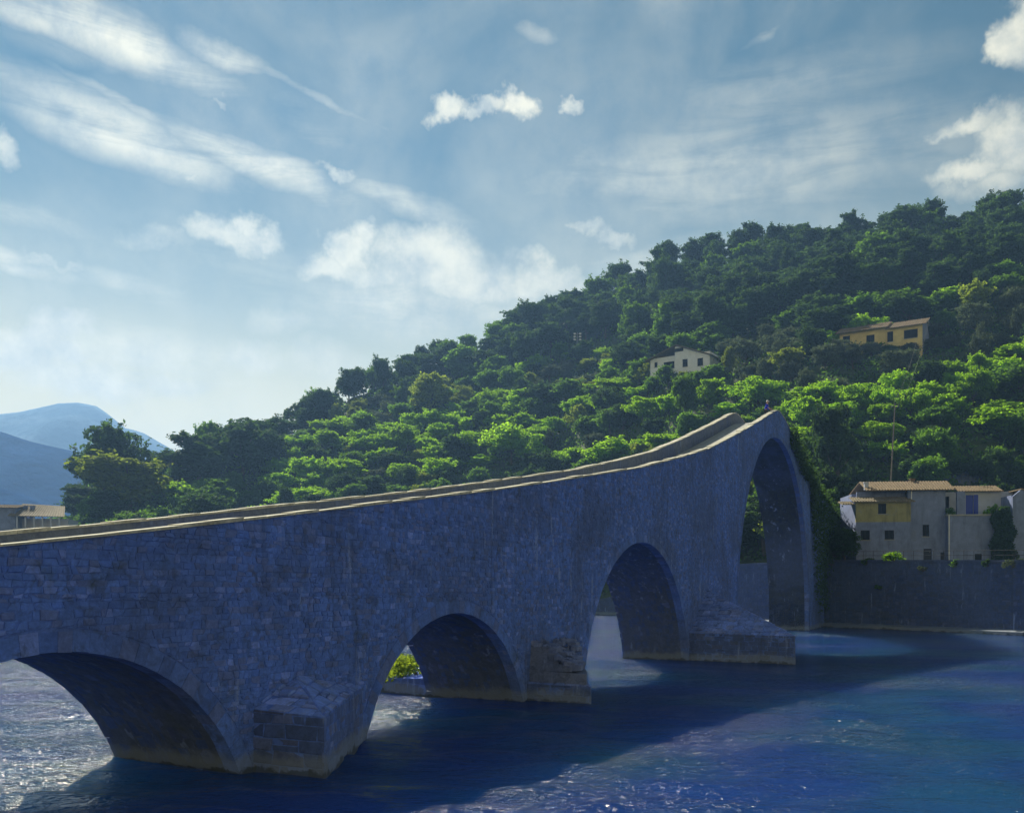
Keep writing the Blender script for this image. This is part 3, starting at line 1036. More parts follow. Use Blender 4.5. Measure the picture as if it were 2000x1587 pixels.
class House:
    """a building whose facade plane is given by its foot in the photograph; px() turns photo pixels into facade coordinates"""
    def __init__(self, name, label, cat, foot, rz, zbase):
        self.o = empty(name, (foot.x, foot.y, zbase), rz)
        tag(self.o, label, cat)
        self.e = Vector((math.cos(rz), math.sin(rz)))
        self.f = foot
        self.z = zbase

    def px(self, x, y, back=0.0):
        u = (x - 1000) / FPX
        e, f = self.e, self.f
        m_ = Vector((-e.y, e.x))
        fx, fy = f.x + m_.x * back, f.y + m_.y * back
        s = (u * fy - fx) / (e.x - u * e.y)
        Y = fy + s * e.y
        return s, CAM_Z + (HOR - y) / FPX * Y - self.z

    def part(self, name, mb_, mat, parent=None, **k):
        return mb_.build(name, mat, parent or self.o, **k)

    def facade(self, name, x0, x1, z0, z1, y, th, holes, mat):
        xs = sorted({x0, x1} | {h[0] for h in holes} | {h[1] for h in holes})
        zs = sorted({z0, z1} | {h[2] for h in holes} | {h[3] for h in holes})
        b = MB()
        for i in range(len(xs) - 1):
            for j in range(len(zs) - 1):
                cx, cz = (xs[i] + xs[i + 1]) / 2, (zs[j] + zs[j + 1]) / 2
                if any(h[0] < cx < h[1] and h[2] < cz < h[3] for h in holes):
                    continue
                b.box(xs[i], xs[i + 1], y, y + th, zs[j], zs[j + 1])
        return self.part(name, b, mat)

    def window(self, h, y, kind='window', mat=None, sill=True, bars=True):
        x0, x1, z0, z1 = h
        b = MB()
        t = .07
        for a in ((x0, x0 + t, z0, z1), (x1 - t, x1, z0, z1), (x0 + t, x1 - t, z0, z0 + t), (x0 + t, x1 - t, z1 - t, z1)):
            b.box(a[0], a[1], y + .12, y + .19, a[2], a[3])
        if bars:
            c = (x0 + x1) / 2
            b.box(c - .03, c + .03, y + .12, y + .18, z0 + t, z1 - t)
        w = self.part(kind, b, mat or M['wood'])
        MB().box(x0 + t, x1 - t, y + .165, y + .175, z0 + t, z1 - t).build('pane', M['glass'], w)
        if sill:
            MB().box(x0 - .1, x1 + .1, y - .09, y + .1, z0 - .09, z0 - .002).build('sill', M['concrete'], w)
        return w

    def roof(self, name, p00, p10, p11, p01, mat, th=.1, rib=.34, rr=.075):
        """a tiled slope: eave from p00 to p10, ridge from p01 to p11, with rows of barrel tiles"""
        p00, p10, p11, p01 = map(Vector, (p00, p10, p11, p01))
        nrm = (p10 - p00).cross(p01 - p00).normalized()
        if nrm.z < 0: nrm = -nrm
        b = MB()
        dn = nrm * th
        b.hexa([tuple(p - dn) for p in (p00, p10, p11, p01)] + [tuple(p) for p in (p00, p10, p11, p01)])
        o = self.part(name, b, mat)
        L = (p10 - p00).length
        n = int(L / rib)
        t = MB()
        for i in range(n + 1):
            k = (i + .5) / (n + 1)
            a, c = p00.lerp(p10, k), p01.lerp(p11, k)
            nseg = 8
            pts, rad = [], []
            for j in range(nseg):
                j0, j1 = j / nseg, (j + 1) / nseg
                w = rng.uniform(-.02, .02)
                pts += [a.lerp(c, j0) + nrm * .015 + Vector((w, 0, 0)), a.lerp(c, j1 - .004) + nrm * .0 + Vector((w, 0, 0))]
                rad += [rr * 1.1, rr * .85]
            t.tube(pts, rad, 6)
        t.build('barrel_tiles', mat, o)
        return o


# ---- the house on the river wall
e_ = Vector((math.cos(R(-5)), math.sin(R(-5))))
foot = Vector((41.0, 109.5, 0))
hz = 7.45
H = House('riverside_house', 'long grey and yellow plastered house with tiled roofs on the river wall', 'house', foot, math.atan2(e_.y, e_.x), hz)


def hole(h, x0, y0, x1, y1, back=0.0):
    a, zb = h.px(x0, y1, back)
    b, zt = h.px(x1, y0, back)
    zb2 = h.px((x0 + x1) / 2, y1, back)[1]
    zt2 = h.px((x0 + x1) / 2, y0, back)[1]
    return (a, b, max(zb2, .02), zt2)


def X(x, back=0.0): return H.px(x, 1000, back)[0]
def Zp(x, y, back=0.0): return H.px(x, y, back)[1]


xl, xc, xm, xr = X(1672), X(1779), X(1848), X(1934)
zlt = Zp(1725, 979)
zy = Zp(1725, 1019)
hs_ = [hole(H, 1715, 983, 1731, 1003), hole(H, 1681, 1035, 1699, 1054), hole(H, 1728, 1035, 1746, 1053)]
H.facade('lower_wall', xl, xc, 0, zy, 0, .35, [h for h in hs_ if h[3] < zy], M['plaster'])
H.facade('upper_wall', xl, xc, zy, zlt, 0, .35, [h for h in hs_ if h[3] > zy], M['plaster_yellow'])['label'] = 'faded yellow plaster of the upper floor'
for i, h in enumerate(hs_): H.window(h, 0)
b = MB().box(xl, xl + .35, .35, 7, 0, zlt).box(xc - .35, xc, .35, 7, 0, zlt)
H.part('side_wall', b, M['plaster'])
bk = .9
zm = Zp(1810, 957, bk)
hs2 = [hole(H, 1802, 1024, 1815, 1047, bk), hole(H, 1804, 1071, 1820, 1093, bk), hole(H, 1837, 1078, 1845, 1093, bk)]
H.facade('middle_wall', xc + .003, xm + .25, 0, zm, bk, .35, hs2, M['plaster'])
H.window(hs2[0], bk)
for hh in hs2[1:]:
    dmb = MB().box(hh[0] + .01, hh[1] - .01, bk + .16, bk + .22, hh[2], hh[3] - .01)
    dd = H.part('door', dmb, M['wood'])
    MB().box(hh[1] - .22, hh[1] - .14, bk + .11, bk + .159, hh[2] + .9, hh[2] + 1.0).build('handle', M['metal'], dd)
# upper strip wall behind the lean-to roof
H.facade('upper_strip_wall', xl + .7, xc + .002, zlt + .1, zm, 2.2, .3, [], M['plaster'])
# terrace block
ztr = Zp(1890, 1007)
hs3 = [hole(H, 1904, 1081, 1918, 1093)]
H.facade('terrace_block_wall', xm + .252, X(1972), 0, ztr, 0, .35, hs3, M['plaster'])
H.window(hs3[0], 0, bars=False)
H.part('terrace_slab', MB().box(xm + .1, X(1972), -.12, 3.2, ztr + .002, ztr + .2), M['concrete'])
H.part('block_side_wall', MB().box(xm + .252, xm + .55, .352, 3, 0, ztr), M['plaster'])
bt = 2.6
zu = Zp(1910, 960, bt)
ha = hole(H, 1840, 969, 1854, 992, bt)
hb = hole(H, 1886, 966, 1901, 1003, bt)
H.facade('terrace_back_wall', X(1838, bt), X(1978, bt), ztr + .2, zu, bt, .3, [ha, (hb[0], hb[1], ztr + .2, hb[3])], M['plaster_white'])
H.window(ha, bt)
dmb = MB().box(hb[0] + .01, hb[1] - .01, bt + .1, bt + .16, ztr + .21, hb[3] - .01)
H.part('door', dmb, M['blue_paint'])['label'] = 'blue painted terrace door'
H.part('open_shutter', MB().box(hb[1] + .02, hb[1] + .55, bt - .06, bt - .012, ztr + .25, hb[3]), M['blue_paint'])
H.part('pillar', MB().box(X(1868, 1.0), X(1884, 1.0), .8, 1.2, ztr + .2, zu - .1), M['plaster'])
# drainpipes
dp = MB().tube([(xm + .3, -.08, 0), (xm + .3, -.08, ztr + .1)], .06, 8)
H.part('drainpipe', dp, M['white_metal'])
H.part('drainpipe', MB().tube([(xc + .35, bk - .08, zm - 1.3), (xc + .35, bk - .08, zm - .1)], .06, 8), M['white_metal'])
# right-hand end with its slanting gable
xg0, xg1 = X(1974), X(2075)
zg = Zp(1985, 962)
H.facade('gable_wall', xg0 + .01, xg1, 0, zg - .5, -.5, .35, [], M['plaster'])
H.part('gable_side_wall', MB().box(xg0 + .01, xg0 + .35, -.15, 6, 0, zg - .3), M['plaster'])
H.part('gable_infill', MB().add([(xg0 + .01, -.5, zg - .5), (xg1, -.5, zg - .5), (xg0 + 1.0, -.5, zg + .35), (xg0 + .01, -.15, zg - .5), (xg1, -.15, zg - .5), (xg0 + 1.0, -.15, zg + .35)],
                                [(0, 1, 2), (5, 4, 3), (0, 2, 5, 3), (1, 4, 5, 2)]), M['plaster'])
# roofs
H.roof('lean_to_roof', (xl - .45, -.55, zlt - .02), (xc + .35, -.55, zlt - .02), (xc + .1, 2.18, zlt + .75), (xl - .2, 2.18, zlt + .75), M['tile_old'])
H.roof('main_roof', (X(1690, bk), .35, zm + .02), (X(1868), .35, zm + .02), (X(1880), 4.6, zm + 1.5), (X(1700), 4.6, zm + 1.5), M['tile'])
H.roof('back_roof', (X(1690, bk), 8.8, zm + .02), (X(1868), 8.8, zm + .02), (X(1880), 4.62, zm + 1.5), (X(1700), 4.62, zm + 1.5), M['tile'])
H.roof('terrace_roof', (X(1884), 1.9, zu + .03), (X(1975), 1.9, zu + .03), (X(1980), 4.8, zu + .95), (X(1888), 4.8, zu + .95), M['tile'])
H.roof('gable_roof', (xg1 + .3, -.7, zg - .55), (xg1 + .3, 6, zg - .55), (xg0 + .9, 6, zg + .42), (xg0 + .9, -.7, zg + .42), M['tile'])
H.roof('side_canopy', (xl - 1.5, .3, zlt - .25), (xl - .02, .3, zlt - .25), (xl - .02, 2.4, zlt + .25), (xl - 1.5, 2.4, zlt + .25), M['tile_old'])
H.part('house_body', MB().box(xl + .4, xg1 - .3, 3.4, 8.5, 0, zm - .15), M['plaster'])
cx_ = X(1700)
H.part('chimney', MB().box(cx_ - .2, cx_ + .25, 1.6, 2.0, zm + .2, zm + 1.05).box(cx_ - .28, cx_ + .33, 1.52, 2.08, zm + 1.05, zm + 1.14), M['plaster_white'])
cx_ = X(1808)
H.part('chimney', MB().box(cx_ - .25, cx_ + .25, 4.3, 4.8, zm + 1.3, zm + 1.75).box(cx_ - .33, cx_ + .33, 4.22, 4.88, zm + 1.75, zm + 1.84), M['tile'])

# railing along the top of the river wall
fence = empty('railing', (at(1840, 1090, 97).x, 97, 7.3))
tag(fence, 'thin dark metal railing along the top of the river wall before the house', 'railing')
FO = tuple(fence.location)
rail = [Vector(wp[i]) for i in range(len(wp)) if .345 < wu[i] < .72]
def on_rail(k):
    k = max(0, min(len(rail) - 1.001, k)); i = int(k)
    return rail[i].lerp(rail[i + 1], k - i) + Vector((.15, .1, .2))
npost = 34
for i in range(npost):
    p = on_rail((len(rail) - 1) * i / (npost - 1))
    MB().tube([p, p + Vector((0, 0, 1.0))], 0.022, 6).build('post', M['iron'], fence, off=FO)
for hh in (.5, .98):
    MB().tube([on_rail(k) + Vector((0, 0, hh)) for k in np.linspace(0, len(rail) - 1.01, 30)], .02, 6).build('rail', M['iron'], fence, off=FO)


def hill_hit(x, y, y0=60.0):
    """where the sight line of a pixel meets the slope"""
    u = (x - 1000) / FPX
    k = (HOR - y) / FPX
    Y = bank_y(u) + 1
    while Y < ridge_y(u) + 20:
        if ground(u * Y, Y) >= CAM_Z + k * Y:
            return Vector((u * Y, Y, ground(u * Y, Y)))
        Y += .5
    Y = ridge_y(u)
    return Vector((u * Y, Y, ground(u * Y, Y)))


HOUSE_SPOTS = []
# ---- white house half way up the slope
p = hill_hit(1338, 738)
rz = R(-34)
Hw = House('white_house', 'white two storey house with a low gable in the trees half way up the hill', 'house', p, rz, p.z - .4)
HOUSE_SPOTS.append((p, 15))
a0, z1 = Hw.px(1318, 700); a1, _ = Hw.px(1386, 700)
_, ze = Hw.px(1386, 692); _, zr_ = Hw.px(1322, 676)
al, _ = Hw.px(1268, 700); _, zl_ = Hw.px(1290, 697)
hw = [hole(Hw, 1333, 701, 1343, 716), hole(Hw, 1362, 699, 1373, 714)]
def house_low(h, xs, y):
    return min(ground(h.f.x + h.e.x * a_ - h.e.y * y, h.f.y + h.e.y * a_ + h.e.x * y) for a_ in xs) - h.z - .3


low = house_low(Hw, (al, a0), .6)
print('WHITE LOW', low, house_low(Hw, (al,), .6), house_low(Hw, (a0,), 0), house_low(Hw, (a1,), 0), al, a0, a1, p)
Hw.facade('front_wall', a0, a1, low, ze - .1, 0, .3, hw, M['house_white'])
am, zap = Hw.px(1322, 674)
hl = [hole(Hw, 1294, 705, 1315, 719), hole(Hw, 1276, 706, 1282, 716)]
Hw.facade('wing_wall', al, a0 - .003, low, zl_, .6, .3, hl, M['house_white'])
b = MB().add([(a0, 0, ze - .1), (a1, 0, ze - .1), (am, 0, zap - .25), (a0, 0, zap - .35), (a0, .3, ze - .1), (a1, .3, ze - .1), (am, .3, zap - .25), (a0, .3, zap - .35)],
             [(0, 1, 2, 3), (7, 6, 5, 4), (0, 3, 7, 4), (1, 5, 6, 2), (2, 6, 7, 3)])
Hw.part('gable', b, M['house_white'])
at_ = MB().box(am - .5, am + 1.6, -.06, -.003, zap - 1.55, zap - .75)
Hw.part('attic_opening', at_, M['glass'])
for h in hw + hl: Hw.window(h, 0 if h in hw else .6)
Hw.part('side_wall', MB().box(a1 - .3, a1 - .003, .303, 9, low, ze - .1), M['house_white'])
Hw.part('body', MB().box(al + .3, a1 - .35, 1.0, 9, low, zl_ - .1), M['house_white'])
Hw.roof('roof', (a1 + .7, -.8, ze - .2), (a1 + .7, 9.5, ze - .2), (am, 9.5, zap), (am, -.8, zap), M['tile_old'], rib=.5)
Hw.roof('wing_roof', (al - .8, -.8, zl_ - .5), (al - .8, 9.5, zl_ - .5), (am, 9.5, zap - .02), (am, -.8, zap - .02), M['tile_old'], rib=.5)

# ---- long ochre house higher up
p = hill_hit(1745, 690)
p = Vector((p.x, p.y, p.z))
rz = R(-32)
Ho = House('ochre_house', 'long low ochre house with a brown roof high on the slope', 'house', p, rz, p.z - .3)
HOUSE_SPOTS.append((p, 17))
x0, _ = Ho.px(1640, 650); xmid, _ = Ho.px(1733, 650); x1, _ = Ho.px(1802, 650)
_, zeL = Ho.px(1690, 645); _, zeR = Ho.px(1770, 638)
ho = [hole(Ho, 1766, 644, 1793, 661), hole(Ho, 1733.5, 648, 1745, 668), hole(Ho, 1692, 654, 1708, 668), hole(Ho, 1646, 656, 1660, 670)]
Ho.facade('lower_front_wall', x0, xmid, -5, zeL, 0, .3, [h for h in ho if h[1] < xmid], M['plaster_ochre'])
Ho.facade('front_wall', xmid + .003, x1, -5, zeR, -.4, .3, [h for h in ho if h[0] > xmid], M['plaster_ochre'])
for h in ho: Ho.window(h, 0 if h[1] < xmid else -.4)
xs_, _ = Ho.px(1835, 650)
Ho.part('side_wall', MB().box(x1 - .3, x1 - .002, -.098, 9, -5, zeR + .1), M['plaster'])
Ho.part('body', MB().box(x0 + .1, x1 - .4, .7, 9, -5, min(zeL, zeR) - .1), M['plaster_ochre'])
Ho.roof('lower_roof', (x0 - .8, -1.0, zeL - .1), (xmid + .2, -1.0, zeL - .1), (xmid + .2, 4.5, zeL + 2.3), (x0 - .8, 4.5, zeL + 2.3), M['tile'], rib=.5)
Ho.roof('roof', (xmid - .2, -1.2, zeR - .1), (x1 + .8, -1.2, zeR - .1), (x1 + .8, 4.5, zeR + 2.4), (xmid - .2, 4.5, zeR + 2.4), M['tile'], rib=.5)
b = MB().add([(x1 - .3, -.098, zeR + .1), (x1 - .3, 9, zeR + .1), (x1 - .3, 4.5, zeR + 2.2), (x1 - .002, -.098, zeR + .1), (x1 - .002, 9, zeR + .1), (x1 - .002, 4.5, zeR + 2.2)],
             [(0, 2, 1), (3, 4, 5), (0, 3, 5, 2), (1, 2, 5, 4)])
Ho.part('gable', b, M['plaster'])
OCHRE_TOP = Vector((p.x, p.y, 0)) + Vector((math.cos(rz) * (x1 + .6), math.sin(rz) * (x1 + .6), p.z - .3 + zeR + 1.5))

# ---- roof and veranda behind the near end of the bridge
pb = at(60, 1040, 172)
Hb = House('veranda_building', 'low building with a tan roof and open veranda behind the bridge end', 'building', Vector((pb.x, pb.y, 0)), R(8), ground(pb.x, pb.y) - 1)
HOUSE_SPOTS.append((Vector((pb.x, pb.y, 0)), 13))
xa, zt_ = Hb.px(-60, 1012); xb, _ = Hb.px(30, 1012); xd, zd = Hb.px(122, 1012)
_, zrg = Hb.px(30, 988); _, zv = Hb.px(80, 1009)
Hb.part('wall', MB().box(xa, xb, 0, 9, -12, Hb.px(0, 990)[1]), M['plaster'])
Hb.part('veranda_floor', MB().box(xb + .003, xd + .4, -1.2, 9, -12, Hb.px(80, 1032)[1]), M['concrete'])
Hb.part('veranda_wall', MB().box(xb + .003, xd, 3.2, 8.9, Hb.px(80, 1032)[1] + .003, zv - .1), M['plaster_white'])
for k in range(6):
    xx = xb + (xd - xb) * (k + .4) / 5.6
    Hb.part('post', MB().box(xx - .12, xx + .12, -.9, -.66, Hb.px(80, 1032)[1] + .003, zv - .1), M['plaster_white'])
Hb.roof('roof', (xb - .9, -1.4, zv + .1), (xd + .8, -1.4, zv), (xd - 1.5, 6, zrg + .6), (xb - .9, 6, zrg + 1.0), M['tile_old'], rib=.5)
Hb.roof('upper_roof', (xa, -.9, Hb.px(0, 991)[1]), (xb + .5, -.9, Hb.px(0, 991)[1]), (xb + .5, 5, Hb.px(0, 986)[1] + .5), (xa, 5, Hb.px(0, 986)[1] + .5), M['tile'], rib=.5)
for xx in (48, 62):
    cx_, cz_ = Hb.px(xx, 996, 3)
    Hb.part('chimney', MB().box(cx_ - .35, cx_ + .35, 3, 3.7, cz_ - 1.5, cz_ + .75).box(cx_ - .45, cx_ + .45, 2.9, 3.8, cz_ + .75, cz_ + .9), M['plaster'])

# ---- old terrace wall on the slope behind the riverside house
RWY = hill_hit(1890, 934).y
rw = empty('terrace_wall', at(1900, 930, RWY))
tag(rw, 'grey stone terrace wall on the slope above the riverside house', 'wall', kind='thing')
rst = []
rcore = MB()
q0, q1 = at(1794, 942, RWY), at(2030, 942, RWY - 3)
g0, g1 = at(1794, 911, RWY), at(2030, 909, RWY - 3)
back = Vector((.7, .5, 0))
rcore.hexa([tuple(q0 - Vector((0, 0, 4))), tuple(q1 - Vector((0, 0, 4))), tuple(q1 + back - Vector((0, 0, 4))), tuple(q0 + back - Vector((0, 0, 4))), tuple(g0), tuple(g1), tuple(g1 + back), tuple(g0 + back)])
rcore.t = [(.16, .19, .26)] * len(rcore.v)
rcore.build('wall_core', M['stone'], rw, off=tuple(rw.location))
emit_stuff('facing_stones', planar(rw, [q0, q1, g1, g0], 950, (.3, .5), (.35, .9), .8), M['stone'], rw, tuple(rw.location))

# ---- leaning pole and the cables up to the ochre house
PLY = 125.0
pole = empty('utility_pole', at(1735, 1040, PLY))
tag(pole, 'thin leaning wooden pole rising behind the riverside house', 'pole')
PO = tuple(pole.location)
pa, pb_ = at(1731, 1065, PLY), at(1748, 788, PLY)
MB().tube([pa, pa.lerp(pb_, .5) + Vector((.06, 0, 0)), pb_], [.12, .10, .07], 8).build('shaft', plain('pole_wood', (.24, .21, .18), .8, 2, .25), pole, off=PO)
MB().tube([pb_ + Vector((-.5, 0, -.5)), pb_ + Vector((.5, .1, -.45))], .05, 6).build('crossarm', M['wood'], pole, off=PO)
for k in (-.4, .4):
    MB().tube([pb_ + Vector((k, .04, -.45)), pb_ + Vector((k, .04, -.25))], [.05, .035], 6).build('insulator', M['white_metal'], pole, off=PO)
for k, lab in ((-.4, 'pale cable running up from the pole to the ochre house, lower one'), (.4, 'pale cable running up from the pole to the ochre house, upper one')):
    s0 = pb_ + Vector((k, .04, -.25)); s1 = OCHRE_TOP + Vector((k * 2, 0, 0))
    pts = [s0.lerp(s1, i / 16) - Vector((0, 0, 2.2 * 4 * (i / 16) * (1 - i / 16))) for i in range(17)]
    tag(MB().tube(pts, .014, 5).build('cable', M['cable']), lab, 'cable', 'cables up the slope')

# ---- mast with six small lamps in the upper wood
pm = hill_hit(1125, 690)
mast = empty('lamp_mast', pm)
tag(mast, 'slim mast with six small white lamps standing in the upper wood', 'mast')
tz = CAM_Z + (HOR - 652) / FPX * (pm.y - 6) - pm.z
MB().tube([(0, -6, -1), (0, -6, tz + .5)], [.14, .09], 8).build('shaft', M['metal'], mast)
for i in range(2):
    for j in range(3):
        zz = tz - .9 * j
        x_ = (-.85, .85)[i]
        l_ = MB()
        l_.hexa([(x_ - .34, -6.35, zz - .24), (x_ + .34, -6.35, zz - .24), (x_ + .26, -6.05, zz - .18), (x_ - .26, -6.05, zz - .18),
                 (x_ - .34, -6.42, zz + .2), (x_ + .34, -6.42, zz + .2), (x_ + .26, -6.1, zz + .18), (x_ - .26, -6.1, zz + .18)])
        l_.build('lamp', M['white_metal'], mast)
MB().box(-.9, .9, -6.05, -5.97, tz - .05, tz + .05).box(-.9, .9, -6.05, -5.97, tz - .95, tz - .85).box(-.9, .9, -6.05, -5.97, tz - 1.85, tz - 1.75).build('bracket', M['metal'], mast)


# ------------------------------------------------------------------ person on the crest
def skin_mesh(name, verts, edges, rad, mat, parent, root=0):
    me = bpy.data.meshes.new(name)
    me.from_pydata(verts, edges, [])
    me.materials.append(mat)
    o = link(name, me, parent)
    md = o.modifiers.new('skin', 'SKIN')
    me.skin_vertices.new()if not me.skin_vertices else None
    for i, r_ in enumerate(rad):
        me.skin_vertices[0].data[i].radius = (r_, r_) if not hasattr(r_, '__len__') else r_
        me.skin_vertices[0].data[i].use_root = (i == root)
    md.use_smooth_shade = True
    s = o.modifiers.new('sub', 'SUBSURF')
    s.levels = s.render_levels = 2
    return o


def make_person():
    t_, n_ = t_of(1512) + .35, PAR_W + .34
    x, y, _z = bp(t_, n_, 0)
    base = ztop(t_) - PAR_H + .01
    o = empty('person', (x, y, base), ANG * -1 + R(0))
    tag(o, 'person in a bright blue shirt and white cap leaning on the parapet at the crest', 'person')
    skin = plain('skin', (.55, .34, .25), .6, 8, .1)
    blue = plain('blue_shirt', (.015, .03, .62), .8, 6, .15)
    dark = plain('dark_trousers', (.04, .045, .06), .85, 6, .2)
    white = plain('white_cap', (.8, .8, .78), .8, 6, .08)
    # local frame: -x faces the camera side parapet edge (the front), y along the bridge
    def P_(f, s, z): return (f, s, z)   # f = forward (to the near parapet), s = side
    fx = 1.0
    body_v = [P_(0, 0, .95), P_(.02 * fx, 0, 1.15), P_(.06 * fx, 0, 1.38), P_(.09 * fx, 0, 1.50), P_(.10 * fx, 0, 1.60), P_(.115 * fx, 0, 1.70), P_(.10 * fx, 0, 1.765),
              P_(0, .1, .88), P_(.02 * fx, .11, .5), P_(0, .11, .09), P_(.12 * fx, .12, .03),
              P_(0, -.1, .88), P_(.02 * fx, -.11, .5), P_(0, -.11, .09), P_(.12 * fx, -.12, .03),
              P_(.07 * fx, .20, 1.42), P_(.13 * fx, .30, 1.20), P_(.36 * fx, .24, 1.06), P_(.44 * fx, .22, 1.06),
              P_(.07 * fx, -.20, 1.42), P_(.13 * fx, -.30, 1.20), P_(.36 * fx, -.24, 1.06), P_(.44 * fx, -.22, 1.06)]
    body_e = [(0, 1), (1, 2), (2, 3), (3, 4), (4, 5), (5, 6), (0, 7), (7, 8), (8, 9), (9, 10), (0, 11), (11, 12), (12, 13), (13, 14), (2, 15), (15, 16), (16, 17), (17, 18), (2, 19), (19, 20), (20, 21), (21, 22)]
    rad = [.13, .12, .14, .055, .075, .095, .06, .085, .06, .042, .035, .085, .06, .042, .035, .055, .042, .03, .022, .055, .042, .03, .022]
    skin_mesh('body', body_v, body_e, rad, skin, o)
    # five fingers on each hand, resting on the coping
    for s in (1, -1):
        fv, fe, fr = [P_(.44 * fx, s * .22, 1.06)], [], [.02]
        for k in range(4):
            b0 = len(fv)
            off = (k - 1.5) * .02
            L = (.07, .085, .08, .06)[k]
            fv += [P_(.475 * fx, s * .22 + off, 1.058), P_((.475 + L * .55) * fx, s * .22 + off * 1.2, 1.05), P_((.475 + L) * fx, s * .22 + off * 1.3, 1.03)]
            fe += [(0, b0), (b0, b0 + 1), (b0 + 1, b0 + 2)]
            fr += [.010, .009, .008]
        b0 = len(fv)
        fv += [P_(.455 * fx, s * (.22 - .04), 1.055), P_(.49 * fx, s * (.22 - .06), 1.05)]
        fe += [(0, b0), (b0, b0 + 1)]
        fr += [.011, .009]
        skin_mesh('hand', fv, fe, fr, skin, o)
    sh_v = [body_v[0], body_v[1], body_v[2], P_(.08 * fx, 0, 1.47), body_v[15], body_v[16], P_(.2 * fx, .28, 1.14), body_v[19], body_v[20], P_(.2 * fx, -.28, 1.14)]
    skin_mesh('shirt', sh_v, [(0, 1), (1, 2), (2, 3), (2, 4), (4, 5), (5, 6), (2, 7), (7, 8), (8, 9)], [(.15, .19), (.14, .18), (.16, .22), .075, .085, .068, .06, .085, .068, .06], blue, o)
    tr_v = [P_(0, 0, .97), P_(0, .1, .88), P_(.02 * fx, .11, .5), P_(0, .11, .1), P_(0, -.1, .88), P_(.02 * fx, -.11, .5), P_(0, -.11, .1)]
    skin_mesh('trousers', tr_v, [(0, 1), (1, 2), (2, 3), (0, 4), (4, 5), (5, 6)], [(.15, .18), .105, .08, .065, .105, .08, .065], dark, o)
    # cap: a dome with a peak; eyes, nose and mouth on the face
    c = MB()
    for i in range(6):
        th = math.pi / 2 * i / 5
        for j in range(14):
            ph_ = 2 * math.pi * j / 14
            c.v.append((.11 * fx + .118 * math.cos(th) * math.cos(ph_), .108 * math.cos(th) * math.sin(ph_), 1.70 + .125 * math.sin(th)))
    for i in range(5):
        for j in range(14):
            c.f.append((i * 14 + j, i * 14 + (j + 1) % 14, (i + 1) * 14 + (j + 1) % 14, (i + 1) * 14 + j))
    c.hexa([(.2, -.07, 1.70), (.30, -.045, 1.69), (.30, .045, 1.69), (.2, .07, 1.70), (.2, -.07, 1.712), (.30, -.045, 1.70), (.30, .045, 1.70), (.2, .07, 1.712)])
    c.build('cap', white, o, smooth=True)
    fce = MB()
    for s in (-1, 1):
        vs, fs = rock((.203, s * .034, 1.668), .010, 5)
        fce.add(vs, fs)
    fce.build('eyes', dark, o)
    nz_ = MB()
    vs, fs = rock((.212, 0, 1.64), .018, 8, (1, .8, 1.3))
    nz_.add(vs, fs)
    for s in (-1, 1):
        vs, fs = rock((.10, s * .098, 1.655), .022, 9, (.8, .5, 1.3))
        nz_.add(vs, fs)
    nz_.build('nose_and_ears', skin, o, smooth=True)
    m2 = MB().box(.196, .204, -.022, .022, 1.603, 1.611)
    m2.build('mouth', plain('lips', (.4, .16, .14), .6), o)
    # turn so that local +x points to the near parapet
    o.rotation_euler = (0, 0, math.atan2(-NY, -NX))
    o.scale = (1.05, 1.22, 1.07)
    return o


make_person()

# ------------------------------------------------------------------ trees
def leaf_cloud(pos, nrm, size, seed):
    """quads, one for each leaf cluster"""
    r = np.random.default_rng(seed)
    n = len(pos)
    nrm = nrm / (np.linalg.norm(nrm, axis=1, keepdims=True) + 1e-9)
    h = r.normal(size=(n, 3))
    a = np.cross(nrm, h)
    a /= np.linalg.norm(a, axis=1, keepdims=True) + 1e-9
    b = np.cross(nrm, a)
    s = size[:, None]
    fold = nrm * s * r.uniform(-.1, .35, (n, 1))
    co = np.stack([pos + a * s, pos + b * s * .55 + fold, pos - a * s, pos - b * s * .55 + fold], 1).reshape(-1, 3)
    q = np.arange(n * 4, dtype=np.int32).reshape(-1, 4)
    return co, q


